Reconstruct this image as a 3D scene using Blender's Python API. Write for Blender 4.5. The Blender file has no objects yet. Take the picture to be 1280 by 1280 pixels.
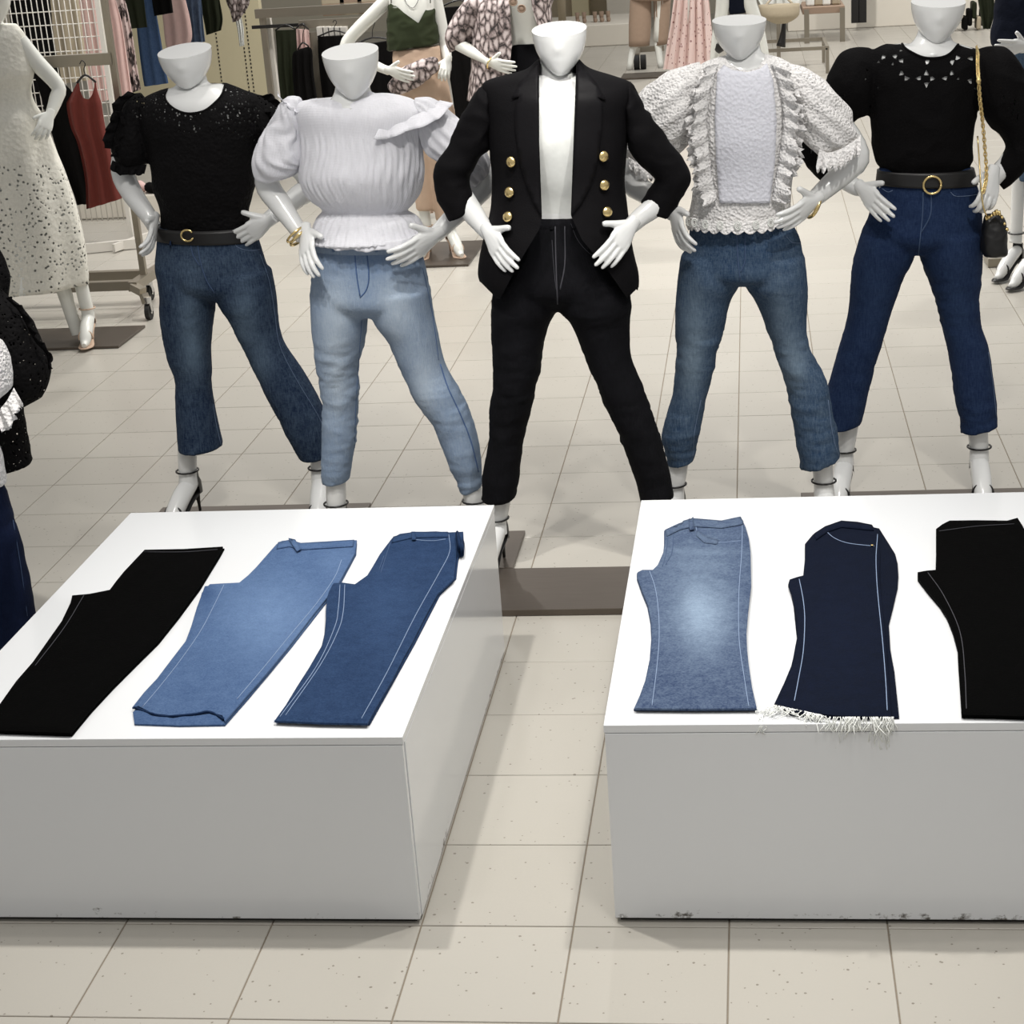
import bpy, bmesh, math, random
import numpy as np
from mathutils import Vector, Matrix, noise
from mathutils.bvhtree import BVHTree
from mathutils.geometry import delaunay_2d_cdt

C = bpy.context.scene.collection
T = 1/3.0                       # floor tile, metres
# ------------------------------------------------------------------ camera
FPX = 2171.25; PPX, PPY = 704.2, 640.0
YAW, PITCH, ROLL = -.1214, .3513, -.063
CAM = np.array([4.2648, -8.5255, 6.3696]) * T

def cam_axes():
    cy, sy, cp, sp, cr, sr = math.cos(YAW), math.sin(YAW), math.cos(PITCH), math.sin(PITCH), math.cos(ROLL), math.sin(ROLL)
    f = np.array([sy*cp, cy*cp, -sp]); rt = np.array([cy, -sy, 0]); up = np.cross(rt, f)
    return cr*rt+sr*up, -sr*rt+cr*up, f
RT, UP, FW = cam_axes()
cam_data = bpy.data.cameras.new('camera'); cam = bpy.data.objects.new('camera', cam_data); C.objects.link(cam)
M = Matrix(((RT[0], UP[0], -FW[0], CAM[0]), (RT[1], UP[1], -FW[1], CAM[1]), (RT[2], UP[2], -FW[2], CAM[2]), (0, 0, 0, 1)))
cam.matrix_world = M
cam_data.sensor_width = 36; cam_data.lens = FPX/1280*36; cam_data.shift_x = -(PPX-640)/1280
cam_data.clip_end = 200
bpy.context.scene.camera = cam
# ------------------------------------------------------------------ world, exposure, lights
sc = bpy.context.scene
sc.view_settings.view_transform = 'Standard'; sc.view_settings.look = 'None'
sc.view_settings.exposure = 0.0; sc.view_settings.gamma = 1; sc.view_settings.use_curve_mapping = False
w = bpy.data.worlds.new('world'); sc.world = w; w.use_nodes = True
w.node_tree.nodes['Background'].inputs[0].default_value = (1, .985, .965, 1)
w.node_tree.nodes['Background'].inputs[1].default_value = .40

def spot(x, y, power, tx=None, ty=None, size=.06, angle=95, col=(1, .97, .925), z=3.55, blend=.6, tz=0):
    l = bpy.data.lights.new('ceiling_or_fill_spot', 'SPOT'); l.energy = power; l.spot_size = math.radians(angle); l.spot_blend = blend
    l.shadow_soft_size = size; l.color = col; l.use_shadow = True
    o = bpy.data.objects.new('ceiling_or_fill_spot', l); C.objects.link(o); o.location = (x*T, y*T, z)
    d = Vector(((x if tx is None else tx)*T, (y if ty is None else ty)*T, tz)) - o.location
    o.rotation_euler = d.to_track_quat('-Z', 'Y').to_euler()
    return o
LP = 100
spot(0.5, 2.9, LP*2.5, size=.05, angle=74); spot(5.2, 3.0, LP*2.1, size=.05, angle=74)
spot(2.7, 2.2, LP*.6, angle=60); spot(3.0, 10.2, LP*.55, 3.0, 8, size=.02, angle=80); spot(-.8, 9.6, LP*.4, size=.02, angle=80); spot(6.9, 10.0, LP*.5, size=.02, angle=80)
spot(1.5, 1.5, LP*.7, -.8, 8.4, tz=1.2, angle=42, size=.05); spot(3.6, 2.5, LP*2.6, 2.45, 7.2, tz=1.42, angle=15, size=.05, blend=.9); spot(1.2, 1.0, LP*.95, .6, 7.6, tz=1.1, angle=38, size=.05)
spot(6.2, 1.5, LP*1.7, 5.0, 8.1, tz=1.2, angle=46, size=.05); spot(2.8, 6.2, LP*.5, 3.0, 8.4, tz=1.2, angle=100, size=.05)
spot(6.5, -4.5, LP*.85, 5.4, 1.1, tz=.2, angle=34, size=.2, blend=.9)  # fill lamp, added only to brighten the right plinth's front
spot(5.5, -1.6, LP*.75, 4.5, -.5, size=.12); spot(-.5, -1.6, LP*.6, .5, -.5, size=.12)
for x, y, p in ((-4, 18.5, 1.0), (0, 18.5, 1.2), (4.5, 19, 1.2), (9, 18, 1.1), (-7, 22, 1.3), (-2, 22, 1.5), (4, 22, 1.5), (10, 22, 1.3), (-4, 31, 2), (4, 31, 2), (12, 31, 2), (-4, 42, 2.4), (5, 42, 2.6), (14, 42, 2.4), (6, 55, 3), (16, 55, 3)):
    spot(x, y, LP*p*1.2, size=.08, angle=(100 if y < 21 else 130))

# ------------------------------------------------------------------ pixel helpers (a point of the place seen at a pixel, at a known plane)
def ray(px, py):
    return RT*(px-PPX)/FPX - UP*(py-PPY)/FPX + FW
def P(px, py, Y, dy=0.0):        # on the upright plane y = Y tiles (+dy metres)
    d = ray(px, py); y = Y*T+dy; t = (y-CAM[1])/d[1]
    return CAM + d*t
def G(px, py, z=0.0):            # on the level plane at height z metres
    d = ray(px, py); t = (z-CAM[2])/d[2]
    return CAM + d*t
def topx(v):
    v = np.asarray(v) - CAM
    a = v@RT; b = v@UP; c = v@FW
    return PPX+FPX*a/c, PPY-FPX*b/c
def along(a, b, Y, z, dy=0):     # point on the line of two pixels (in plane Y) that has height z
    A = P(*a, Y, dy); B = P(*b, Y, dy); t = (z-A[2])/(B[2]-A[2]); return A+(B-A)*t

# ------------------------------------------------------------------ object helpers
def link(name, me, mat, parent=None):
    o = bpy.data.objects.new(name, me); C.objects.link(o)
    if mat: me.materials.append(mat)
    if parent: o.parent = parent
    return o
def mesh(name, V, F, mat, parent=None, smooth=True, sharp=None, attrs=None, recalc=True):
    me = bpy.data.meshes.new(name)
    me.from_pydata([tuple(map(float, v)) for v in V], [], [tuple(map(int, f)) for f in F])
    if recalc:
        bm = bmesh.new(); bm.from_mesh(me); bmesh.ops.recalc_face_normals(bm, faces=bm.faces); bm.to_mesh(me); bm.free()
    if smooth: me.shade_smooth()
    if sharp: me.set_sharp_from_angle(angle=math.radians(sharp))
    for k, a in (attrs or {}).items():
        at = me.attributes.new(k, 'FLOAT', 'POINT'); at.data.foreach_set('value', np.asarray(a, dtype=np.float32))
    o = link(name, me, mat, None)
    if parent:
        o.parent = parent; o.matrix_parent_inverse = Matrix.Translation(-Vector(parent.location))
    return o
def thing(name, label, cat, loc=(0, 0, 0), group=None, kind=None):
    o = bpy.data.objects.new(name, None); C.objects.link(o); o.location = tuple(map(float, loc)); o.empty_display_size = .1
    o['label'] = label; o['category'] = cat
    if group: o['group'] = group
    return o
def tag(o, label=None, cat=None, group=None, kind=None):
    for k, v in (('label', label), ('category', cat), ('group', group), ('kind', kind)):
        if v: o[k] = v
    return o
class MB:
    def __init__(s): s.V = []; s.F = []
    def add(s, V, F):
        n = len(s.V); s.V += [tuple(v) for v in V]; s.F += [tuple(i+n for i in f) for f in F]; return s
    def box(s, x0, x1, y0, y1, z0, z1, b=0):
        if b:
            bm = bmesh.new(); bmesh.ops.create_cube(bm, size=1)
            for v in bm.verts: v.co = Vector(((x0+x1)/2+v.co.x*(x1-x0), (y0+y1)/2+v.co.y*(y1-y0), (z0+z1)/2+v.co.z*(z1-z0)))
            bmesh.ops.bevel(bm, geom=bm.edges[:], offset=b, segments=2, affect='EDGES', profile=.5)
            s.add([v.co[:] for v in bm.verts], [[v.index for v in f.verts] for f in bm.faces]) if not bm.verts.index_update() else 0
            bm.free(); return s
        V = [(x0, y0, z0), (x1, y0, z0), (x1, y1, z0), (x0, y1, z0), (x0, y0, z1), (x1, y0, z1), (x1, y1, z1), (x0, y1, z1)]
        return s.add(V, [(0, 3, 2, 1), (4, 5, 6, 7), (0, 1, 5, 4), (1, 2, 6, 5), (2, 3, 7, 6), (3, 0, 4, 7)])
    def bar(s, a, b, w, h=None):          # rectangular bar between two points
        a = Vector(a); b = Vector(b); h = h or w; d = (b-a).normalized()
        s1 = d.cross(Vector((0, 0, 1)));
        if s1.length < .2: s1 = Vector((1, 0, 0))
        s1.normalize(); s2 = s1.cross(d).normalized(); V = []
        for p in (a, b):
            for i, j in ((-1, -1), (1, -1), (1, 1), (-1, 1)): V.append(tuple(p+s1*w/2*i+s2*h/2*j))
        return s.add(V, [(0, 1, 2, 3), (7, 6, 5, 4), (0, 4, 5, 1), (1, 5, 6, 2), (2, 6, 7, 3), (3, 7, 4, 0)])
    def tube(s, pts, rad, n=12, sub=3, flat=None): V, F = tube(pts, rad, n, sub, flat); return s.add(V, F)
    def build(s, name, mat, parent=None, **k): return mesh(name, s.V, s.F, mat, parent, **k)

def cr(a, sub):                  # Catmull-Rom through the rows of a
    a = np.asarray(a, float); n = len(a)
    if n < 3 or sub <= 1:
        if sub <= 1: return a
        return np.array([a[0]+(a[-1]-a[0])*t for t in np.linspace(0, 1, sub+1)])
    out = []
    for i in range(n-1):
        p0 = a[max(i-1, 0)] if i > 0 else 2*a[0]-a[1]; p1 = a[i]; p2 = a[i+1]; p3 = a[i+2] if i+2 < n else 2*a[-1]-a[-2]
        for k in range(sub):
            t = k/sub
            out.append(.5*((2*p1)+(-p0+p2)*t+(2*p0-5*p1+4*p2-p3)*t*t+(-p0+3*p1-3*p2+p3)*t**3))
    out.append(a[-1]); return np.array(out)
def strip(nr, n, cap=True):
    F = []
    for i in range(nr-1):
        for j in range(n):
            F.append((i*n+j, i*n+(j+1) % n, (i+1)*n+(j+1) % n, (i+1)*n+j))
    if cap: F.append(tuple(range(n))[::-1]); F.append(tuple((nr-1)*n+j for j in range(n)))
    return F
def tube(pts, rad, n=12, sub=3, flat=None, cap=True):
    pts = [tuple(p) for p in pts]
    if np.isscalar(rad): rad = [rad]*len(pts)
    A = cr(np.column_stack([np.array(pts, float), np.array(rad, float)]), sub); R = A[:, 3]; A = A[:, :3]
    V = []; up = None
    for i in range(len(A)):
        d = Vector(A[min(i+1, len(A)-1)]-A[max(i-1, 0)])
        if d.length < 1e-9: d = Vector((0, 0, 1))
        d.normalize()
        if up is None:
            up = Vector((0, 1, 0)) if abs(d.y) < .9 else Vector((1, 0, 0))
        up = (up-d*up.dot(d)).normalized(); s = d.cross(up)
        for j in range(n):
            a = 2*math.pi*j/n; p = Vector(A[i])+(s*math.cos(a)+up*math.sin(a)*(flat or 1))*max(R[i], 1e-4); V.append(tuple(p))
    return V, strip(len(A), n, cap)
def loft(rings, Y, n=32, sub=4, k=.7, cap=True, grow=0.0, pw=1.0):
    """rings: (Lx,Ly,Rx,Ry[,k[,dy]]) pixel ends of a cross-section in the plane Y; k: depth / half width; dy: depth shift in metres"""
    A = cr([tuple(r)+(k, 0)[len(r)-4:] if len(r) < 6 else tuple(r) for r in rings], sub); V = []
    for r in A:
        L = P(r[0], r[1], Y, r[5]); R = P(r[2], r[3], Y, r[5]); c = (L+R)/2; u = (R-L)/2; h = np.linalg.norm(u); u = u*(h+grow)/h; hd = h*r[4]+grow
        for j in range(n):
            a = 2*math.pi*j/n; ca, sa = math.cos(a), math.sin(a)
            if pw != 1: ca = math.copysign(abs(ca)**pw, ca); sa = math.copysign(abs(sa)**pw, sa)
            V.append(tuple(c+u*ca+np.array([0, -1, 0])*hd*sa))
    return V, strip(len(A), n, cap)
def remesh(V, F, voxel, smooth=3):
    me = bpy.data.meshes.new('tmp'); me.from_pydata([tuple(map(float, v)) for v in V], [], F)
    o = bpy.data.objects.new('tmp', me); C.objects.link(o)
    m = o.modifiers.new('r', 'REMESH'); m.mode = 'VOXEL'; m.voxel_size = voxel
    if smooth:
        m2 = o.modifiers.new('s', 'SMOOTH'); m2.factor = .5; m2.iterations = smooth
    dg = bpy.context.evaluated_depsgraph_get(); e = o.evaluated_get(dg); m3 = bpy.data.meshes.new_from_object(e)
    V2 = np.empty(len(m3.vertices)*3); m3.vertices.foreach_get('co', V2); V2 = V2.reshape(-1, 3)
    N = np.empty(len(m3.vertices)*3); m3.vertex_normals.foreach_get('vector', N); N = N.reshape(-1, 3)
    F2 = [tuple(p.vertices) for p in m3.polygons]
    bpy.data.objects.remove(o); bpy.data.meshes.remove(me); bpy.data.meshes.remove(m3)
    return V2, F2, N
def wrinkle(V, N, amp, scale=(9, 9, 9), seed=0, sharp=True):
    out = np.array(V); s = np.array(scale)
    for i in range(len(V)):
        p = Vector(V[i]*s)+Vector((seed*7.3, seed*3.1, seed))
        h = noise.noise(p)+.5*noise.noise(p*2.1)
        if sharp: h = .35-abs(h)*1.2
        out[i] += N[i]*amp*h
    return out
def inpoly(px, py, poly):
    px = np.asarray(px); py = np.asarray(py); ins = np.zeros(px.shape, bool); n = len(poly); dmin = np.full(px.shape, 1e9)
    for i in range(n):
        x0, y0 = poly[i]; x1, y1 = poly[(i+1) % n]
        c = ((y0 > py) != (y1 > py))
        with np.errstate(divide='ignore', invalid='ignore'):
            xi = (x1-x0)*(py-y0)/((y1-y0) if y1 != y0 else 1e-9)+x0
        ins ^= (c & (px < xi))
        dx, dy = x1-x0, y1-y0; t = np.clip(((px-x0)*dx+(py-y0)*dy)/(dx*dx+dy*dy+1e-9), 0, 1)
        dmin = np.minimum(dmin, np.hypot(px-x0-t*dx, py-y0-t*dy))
    return np.where(ins, dmin, -dmin)      # signed distance in pixels, positive inside
class Surf:
    def __init__(s, V, F): s.b = BVHTree.FromPolygons([tuple(v) for v in V], F)
    def at(s, px, py, lift=.0015):
        d = Vector(ray(px, py)).normalized(); loc, nor, i, dist = s.b.ray_cast(Vector(CAM), d)
        if loc is None: return None
        if nor.dot(d) > 0: nor = -nor
        return np.array(loc+nor*lift)
    def nor(s, px, py):
        d = Vector(ray(px, py)).normalized(); loc, nor, i, dist = s.b.ray_cast(Vector(CAM), d)
        if loc is None: return Vector((0, -1, 0))
        return -nor if nor.dot(d) > 0 else nor
    def line(s, pts, step=4, lift=.0015):
        A = cr(np.array(pts, float), 6); out = []
        for a in A:
            q = s.at(a[0], a[1], lift)
            if q is not None and (not out or np.linalg.norm(q-out[-1]) > .002): out.append(q)
        return out
def seams(S, lines, r, name, mat, parent, lift=.0008, label=None, n=5):
    m = MB()
    for l in lines:
        q = S.line(l, lift=lift)
        # drop jumps
        seg = [];
        for p in q:
            if seg and np.linalg.norm(p-seg[-1]) > .06:
                if len(seg) > 2: m.tube(seg, r, n, 1)
                seg = []
            seg.append(p)
        if len(seg) > 2: m.tube(seg, r, n, 1)
    if m.V:
        o = m.build(name, mat, parent)
        if label: o['label'] = label
        return o

# ------------------------------------------------------------------ materials
def lin(c): return tuple(((x/255/12.92) if x/255 <= .04045 else ((x/255+.055)/1.055)**2.4) for x in c)
class Mt:
    def __init__(s, name):
        s.m = bpy.data.materials.new(name); s.m.use_nodes = True; s.t = s.m.node_tree; s.b = s.t.nodes['Principled BSDF']; s.out = s.t.nodes['Material Output']
    def n(s, ty, **k):
        x = s.t.nodes.new(ty)
        for a, v in k.items():
            if a.startswith('i_'): x.inputs[a[2:].replace('_', ' ')].default_value = v
            else: setattr(x, a, v)
        return x
    def l(s, a, b): s.t.links.new(a, b)
    def coord(s, kind='Object'):
        return s.n('ShaderNodeTexCoord').outputs[kind]
    def mapv(s, src, scale):
        m = s.n('ShaderNodeMapping'); m.inputs['Scale'].default_value = scale; s.l(src, m.inputs['Vector']); return m.outputs[0]
    def ramp(s, fac, stops):
        r = s.n('ShaderNodeValToRGB'); e = r.color_ramp.elements
        for i, (p, c) in enumerate(stops):
            x = e[i] if i < 2 else e.new(p)
            x.position = p; x.color = (*c, 1) if len(c) == 3 else c
        s.l(fac, r.inputs[0]); return r.outputs[0]
    def mix(s, fac, a, b, bt='MIX'):
        x = s.n('ShaderNodeMix', data_type='RGBA', blend_type=bt)
        for v, i in ((fac, 0), (a, 6), (b, 7)):
            if hasattr(v, 'links'): s.l(v, x.inputs[i])
            else: x.inputs[i].default_value = v if i == 0 else ((*v, 1) if len(v) == 3 else v)
        return x.outputs[2]
    def math(s, op, a, b=0.0):
        x = s.n('ShaderNodeMath', operation=op)
        for v, i in ((a, 0), (b, 1)):
            if hasattr(v, 'links'): s.l(v, x.inputs[i])
            else: x.inputs[i].default_value = v
        return x.outputs[0]
    def bump(s, h, strength=.3, dist=.01):
        x = s.n('ShaderNodeBump'); x.inputs['Strength'].default_value = strength; x.inputs['Distance'].default_value = dist
        s.l(h, x.inputs['Height']); s.l(x.outputs[0], s.b.inputs['Normal']); return x
    def set(s, **k):
        for a, v in k.items():
            i = s.b.inputs[a.replace('_', ' ')]
            if hasattr(v, 'links'): s.l(v, i)
            else: i.default_value = (*v, 1) if isinstance(v, tuple) and len(v) == 3 else v
        return s
    def alpha(s, a): s.l(a, s.b.inputs['Alpha']) if hasattr(a, 'links') else None
def plain(name, rgb, rough=.5, metal=0, **k):
    m = Mt(name); m.set(Base_Color=lin(rgb), Roughness=rough, Metallic=metal, **k)
    nz = m.n('ShaderNodeTexNoise'); nz.inputs['Scale'].default_value = 9; m.l(m.coord(), nz.inputs['Vector'])
    m.set(Base_Color=m.mix(m.math('MULTIPLY', nz.outputs[0], .16), lin(rgb), tuple(x*.8 for x in lin(rgb))))
    return m.m
def noise_t(m, co, scale, detail=3, rough=.5):
    nz = m.n('ShaderNodeTexNoise'); nz.inputs['Scale'].default_value = scale; nz.inputs['Detail'].default_value = detail; nz.inputs['Roughness'].default_value = rough
    m.l(co, nz.inputs['Vector']); return nz.outputs[0]
def denim(name, dark, light, streak=.75, rough=.85):
    m = Mt(name); co = m.coord()
    at = m.n('ShaderNodeAttribute'); at.attribute_name = 'fade'
    n1 = noise_t(m, m.mapv(co, (1, 1, .16)), 210, 3, .7); n2 = noise_t(m, m.mapv(co, (.3, .3, 1)), 230, 3, .7); n3 = noise_t(m, co, 22, 6, .7)
    f = m.math('ADD', at.outputs['Fac'], m.math('MULTIPLY', m.math('SUBTRACT', n1, .5), streak))
    f = m.math('ADD', f, m.math('MULTIPLY', m.math('SUBTRACT', n2, .5), streak*.5)); f = m.math('ADD', f, m.math('MULTIPLY', m.math('SUBTRACT', n3, .5), .35))
    x = m.n('ShaderNodeClamp'); m.l(f, x.inputs[0])
    m.set(Base_Color=m.mix(x.outputs[0], lin(dark), lin(light)), Roughness=rough, Specular_IOR_Level=.03 if sum(dark) < 30 else .10)
    m.bump(m.math('ADD', n1, n3), .4, .006)
    return m.m
def cloth(name, rgb, rough=.8, bscale=60, bstr=.3, stretch=(1, 1, 1), lace=None, see=0.0, sheen=.1, weave=None, rgb2=None):
    """lace: (scale, threshold): an openwork pattern where the attribute 'lace' is 1; holes where 'hole' > 0"""
    m = Mt(name); co = m.coord(); n1 = noise_t(m, m.mapv(co, stretch), bscale, 3)
    base = lin(rgb); b2 = lin(rgb2) if rgb2 else tuple(x*.86 for x in base)
    m.set(Base_Color=m.mix(n1, base, b2), Roughness=rough, Sheen_Weight=0.0 if sum(rgb) < 200 else sheen*.5, Specular_IOR_Level=.08 if sum(rgb) < 200 else .2)
    h = n1
    hole = m.n('ShaderNodeAttribute'); hole.attribute_name = 'hole'
    a = m.math('LESS_THAN', hole.outputs['Fac'], .0001)
    if lace:
        v = m.n('ShaderNodeTexVoronoi'); v.inputs['Scale'].default_value = lace[0]; nn = noise_t(m, co, lace[0]*.8, 2)
        wv = m.n('ShaderNodeVectorMath', operation='ADD'); m.l(co, wv.inputs[0])
        sc2 = m.n('ShaderNodeVectorMath', operation='SCALE'); sc2.inputs['Scale'].default_value = .6/lace[0]
        nz = m.n('ShaderNodeTexNoise'); nz.inputs['Scale'].default_value = lace[0]*.5; m.l(co, nz.inputs[0]); m.l(nz.outputs[1], sc2.inputs[0]); m.l(sc2.outputs[0], wv.inputs[1])
        m.l(wv.outputs[0], v.inputs['Vector'])
        la = m.n('ShaderNodeAttribute'); la.attribute_name = 'lace'
        isol = m.math('GREATER_THAN', v.outputs['Distance'], lace[1])
        isol = m.math('MAXIMUM', isol, m.math('SUBTRACT', 1.0, la.outputs['Fac']))
        a = m.math('MULTIPLY', a, m.math('GREATER_THAN', isol, .5)); h = m.math('ADD', m.math('MULTIPLY', v.outputs['Distance'], 1.2), n1)
    if weave:
        w1 = m.n('ShaderNodeTexWave'); w1.inputs['Scale'].default_value = weave; w1.inputs['Distortion'].default_value = 2; m.l(co, w1.inputs[0])
        w2 = m.n('ShaderNodeTexWave', bands_direction='Z'); w2.inputs['Scale'].default_value = weave; w2.inputs['Distortion'].default_value = 2; m.l(co, w2.inputs[0])
        h = m.math('ADD', h, m.math('MULTIPLY', m.math('ADD', w1.outputs['Fac'], w2.outputs['Fac']), .22))
    if see: a = m.math('MULTIPLY', a, 1-see)
    m.alpha(a); m.bump(h, bstr, .006)
    return m.m

# floor
m = Mt('floor_tile'); geo = m.n('ShaderNodeNewGeometry').outputs['Position']
v = m.n('ShaderNodeTexVoronoi'); v.inputs['Scale'].default_value = 42; m.l(geo, v.inputs['Vector'])
thr = m.math('MULTIPLY', noise_t(m, geo, 60, 2), .38)
spk = m.math('LESS_THAN', v.outputs['Distance'], m.math('SUBTRACT', thr, .10))
big = noise_t(m, geo, 1.3, 3); fine = noise_t(m, geo, 160, 2)
wn = m.n('ShaderNodeTexWhiteNoise'); sn = m.n('ShaderNodeVectorMath', operation='FLOOR'); dv = m.n('ShaderNodeVectorMath', operation='SCALE'); dv.inputs['Scale'].default_value = 3.0
m.l(geo, dv.inputs[0]); m.l(dv.outputs[0], sn.inputs[0]); sp_ = m.n('ShaderNodeSeparateXYZ'); m.l(sn.outputs[0], sp_.inputs[0]); cb = m.n('ShaderNodeCombineXYZ'); m.l(sp_.outputs[0], cb.inputs[0]); m.l(sp_.outputs[1], cb.inputs[1]); m.l(cb.outputs[0], wn.inputs['Vector'])
c0 = m.mix(big, lin((176, 173, 166)), lin((166, 162, 153)))
c0 = m.mix(m.math('MULTIPLY', wn.outputs[0], .35), c0, lin((158, 154, 146)))
c0 = m.mix(m.math('MULTIPLY', fine, .35), c0, lin((180, 174, 162)))
m.set(Base_Color=m.mix(m.math('MULTIPLY', spk, .75), c0, lin((104, 96, 84))), Roughness=m.math('ADD', .24, m.math('MULTIPLY', big, .16)), Specular_IOR_Level=.5)
m.bump(fine, .04, .002); M_TILE = m.m
M_GROUT = plain('grout', (128, 118, 104), .9)
# plinth paint
m = Mt('white_laminate'); co = m.coord()
st = noise_t(m, m.mapv(co, (1, 1, 6)), 5, 6, .7); sc1 = noise_t(m, co, 26, 4, .75)
ed = m.n('ShaderNodeAttribute'); ed.attribute_name = 'wear'
mk = m.ramp(m.math('ADD', m.math('MULTIPLY', st, .45), m.math('ADD', m.math('MULTIPLY', sc1, .5), m.math('MULTIPLY', ed.outputs['Fac'], .16))), [(.655, (0, 0, 0)), (.72, (1, 1, 1))])
m.set(Base_Color=m.mix(mk, lin((214, 216, 218)), lin((88, 84, 78))), Roughness=.12, Coat_Weight=.2); M_BOX = m.m
m = Mt('brown_metal_plate'); n_ = noise_t(m, m.mapv(m.coord(), (1, 30, 1)), 9, 3)
m.set(Base_Color=m.mix(n_, lin((98, 90, 82)), lin((80, 72, 64))), Metallic=.5, Roughness=.38); M_PLATE = m.m
M_BLACKGAP = plain('dark_joint', (28, 25, 22), .8)
M_SKIN = plain('glossy_white_mannequin', (222, 223, 222), .22, Coat_Weight=.4)
M_SKINW = plain('warm_white_mannequin', (226, 227, 221), .25, Coat_Weight=.3)
M_GOLD = plain('polished_gold', (240, 214, 152), .26, 1.0)
M_THREAD = plain('pale_thread', (104, 122, 150), .8)
M_THREADL = plain('light_thread', (128, 146, 174), .8)
M_THREADD = plain('dark_thread', (58, 78, 110), .8)
M_THREADK = plain('charcoal_thread', (56, 56, 62), .8)
M_BLACKL = plain('black_leather', (20, 19, 19), .42)
M_STEEL = plain('brushed_steel', (150, 143, 130), .38, .75)
M_WHITEM = plain('white_enamel', (214, 210, 202), .4)
M_RUBBER = plain('black_rubber', (24, 24, 24), .7)
M_CHROME = plain('chrome', (200, 200, 200), .15, 1.0)
M_BLACKM = plain('black_metal', (22, 20, 20), .4)
M_LACEK = cloth('black_lace', (17, 16, 17), .75, 90, .5, lace=(78, .24), sheen=.03)
M_KNITK = cloth('black_knit', (14, 13, 14), .9, 140, .5, sheen=.03)
M_SUIT = cloth('black_suiting', (15, 14, 16), .75, 220, .2, sheen=.04)
M_SATIN = cloth('black_satin_lapel', (19, 18, 20), .5, 90, .1, sheen=.02)
M_TEE = cloth('white_jersey', (238, 240, 236), .8, 60, .08)
M_GAUZE = cloth('white_gauze', (224, 224, 230), .85, 40, .35, (2.5, 2.5, .3), weave=95)
M_SHEER = cloth('sheer_white_gauze', (224, 224, 230), .75, 40, .3, (2.5, 2.5, .3), weave=70, see=.42)
M_WLACE = cloth('white_lace', (243, 241, 240), .85, 60, .9, lace=(110, .16))
M_WEYE = cloth('white_eyelet', (228, 229, 238), .85, 90, .35, lace=(95, .12))
M_DRESS = cloth('white_eyelet_dress', (226, 224, 214), .9, 60, .35, lace=(46, .27))
J = {
 'm1': denim('mid_blue_faded_denim', (24, 38, 62), (108, 128, 148)),
 'm2': denim('light_blue_denim', (104, 126, 156), (176, 188, 200), .5),
 'm3': denim('black_denim', (9, 9, 12), (32, 32, 37), .4),
 'm4': denim('grey_blue_denim', (42, 62, 88), (122, 140, 156)),
 'm5': denim('deep_blue_denim', (22, 36, 66), (62, 82, 114)),
 'j2': denim('sky_blue_denim', (44, 66, 102), (104, 128, 162), .6),
 'j3': denim('true_blue_denim', (20, 38, 66), (64, 88, 124), .6),
 'j4': denim('bright_blue_denim', (16, 34, 70), (132, 150, 170), .6),
 'j5': denim('indigo_denim', (3, 9, 24), (17, 28, 54), .4),
 'k': denim('jet_black_denim', (2, 2, 2), (7, 7, 7), .2),
 'navy': denim('navy_denim', (11, 19, 42), (32, 46, 76), .4),
}
random.seed(4)
# ------------------------------------------------------------------ THE SETTING
X0, X1, Y0, Y1 = -26, 40, -4, 74
fl = MB().box(X0*T, X1*T, Y0*T, Y1*T, -.06, -.0028).build('floor', M_GROUT, smooth=False); tag(fl, kind='structure')
def tile_mesh(nx=1, ny=1):
    g = .0016; a = 0+g; b = T-g; z0 = -.004; c = .0012
    V = [(a, a, z0), (b, a, z0), (b, b, z0), (a, b, z0), (a, a, -c), (b, a, -c), (b, b, -c), (a, b, -c), (a+c, a+c, 0), (b-c, a+c, 0), (b-c, b-c, 0), (a+c, b-c, 0)]
    F = [(8, 9, 10, 11)]
    for i in range(4): F += [(i, (i+1) % 4, 4+(i+1) % 4, 4+i), (4+i, 4+(i+1) % 4, 8+(i+1) % 4, 8+i)]
    return V, F
tv, tf = tile_mesh(); tm = bpy.data.meshes.new('tile'); tm.from_pydata(tv, [], tf); tm.materials.append(M_TILE)
cand = []
for j in range(Y0, Y1):
    for i in range(X0, X1):
        x, y = topx(((i+.5)*T, (j+.5)*T, 0)); d = math.dist(((i+.5), (j+.5), 0), (4.26, -8.5, 6.4))
        vis = -70 < x < 1350 and -60 < y < 1360
        hidden = (-1 < i+.5 < 1.7 and 2 < j+.5 < 5) or (3.6 < i+.5 < 6.5 and 2 < j+.5 < 5)
        cand.append((0 if vis and not hidden else 1, d, i, j))
cand.sort(); near = cand[:300]; rest = MB()
for _, _, i, j in near:
    o = bpy.data.objects.new('tile', tm); C.objects.link(o); o.location = (i*T, j*T, random.uniform(-.0004, 0)); o.parent = fl
for _, _, i, j in cand[300:]:
    rest.add([(v_[0]+i*T, v_[1]+j*T, v_[2]) for v_ in tv], tf)
tag(rest.build('far_tiles', M_TILE, fl, smooth=False, recalc=False), kind='stuff')
M_WALL = plain('cream_wall', (214, 208, 192), .8)
tag(MB().box(-24*T, 40*T, 74*T, 75*T, 0, 3.7).build('wall_back', M_WALL, smooth=False), kind='structure')
tag(MB().box(-25*T, -24*T, 20*T, 75*T, 0, 3.7).build('wall_left', M_WALL, smooth=False), kind='structure')

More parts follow.
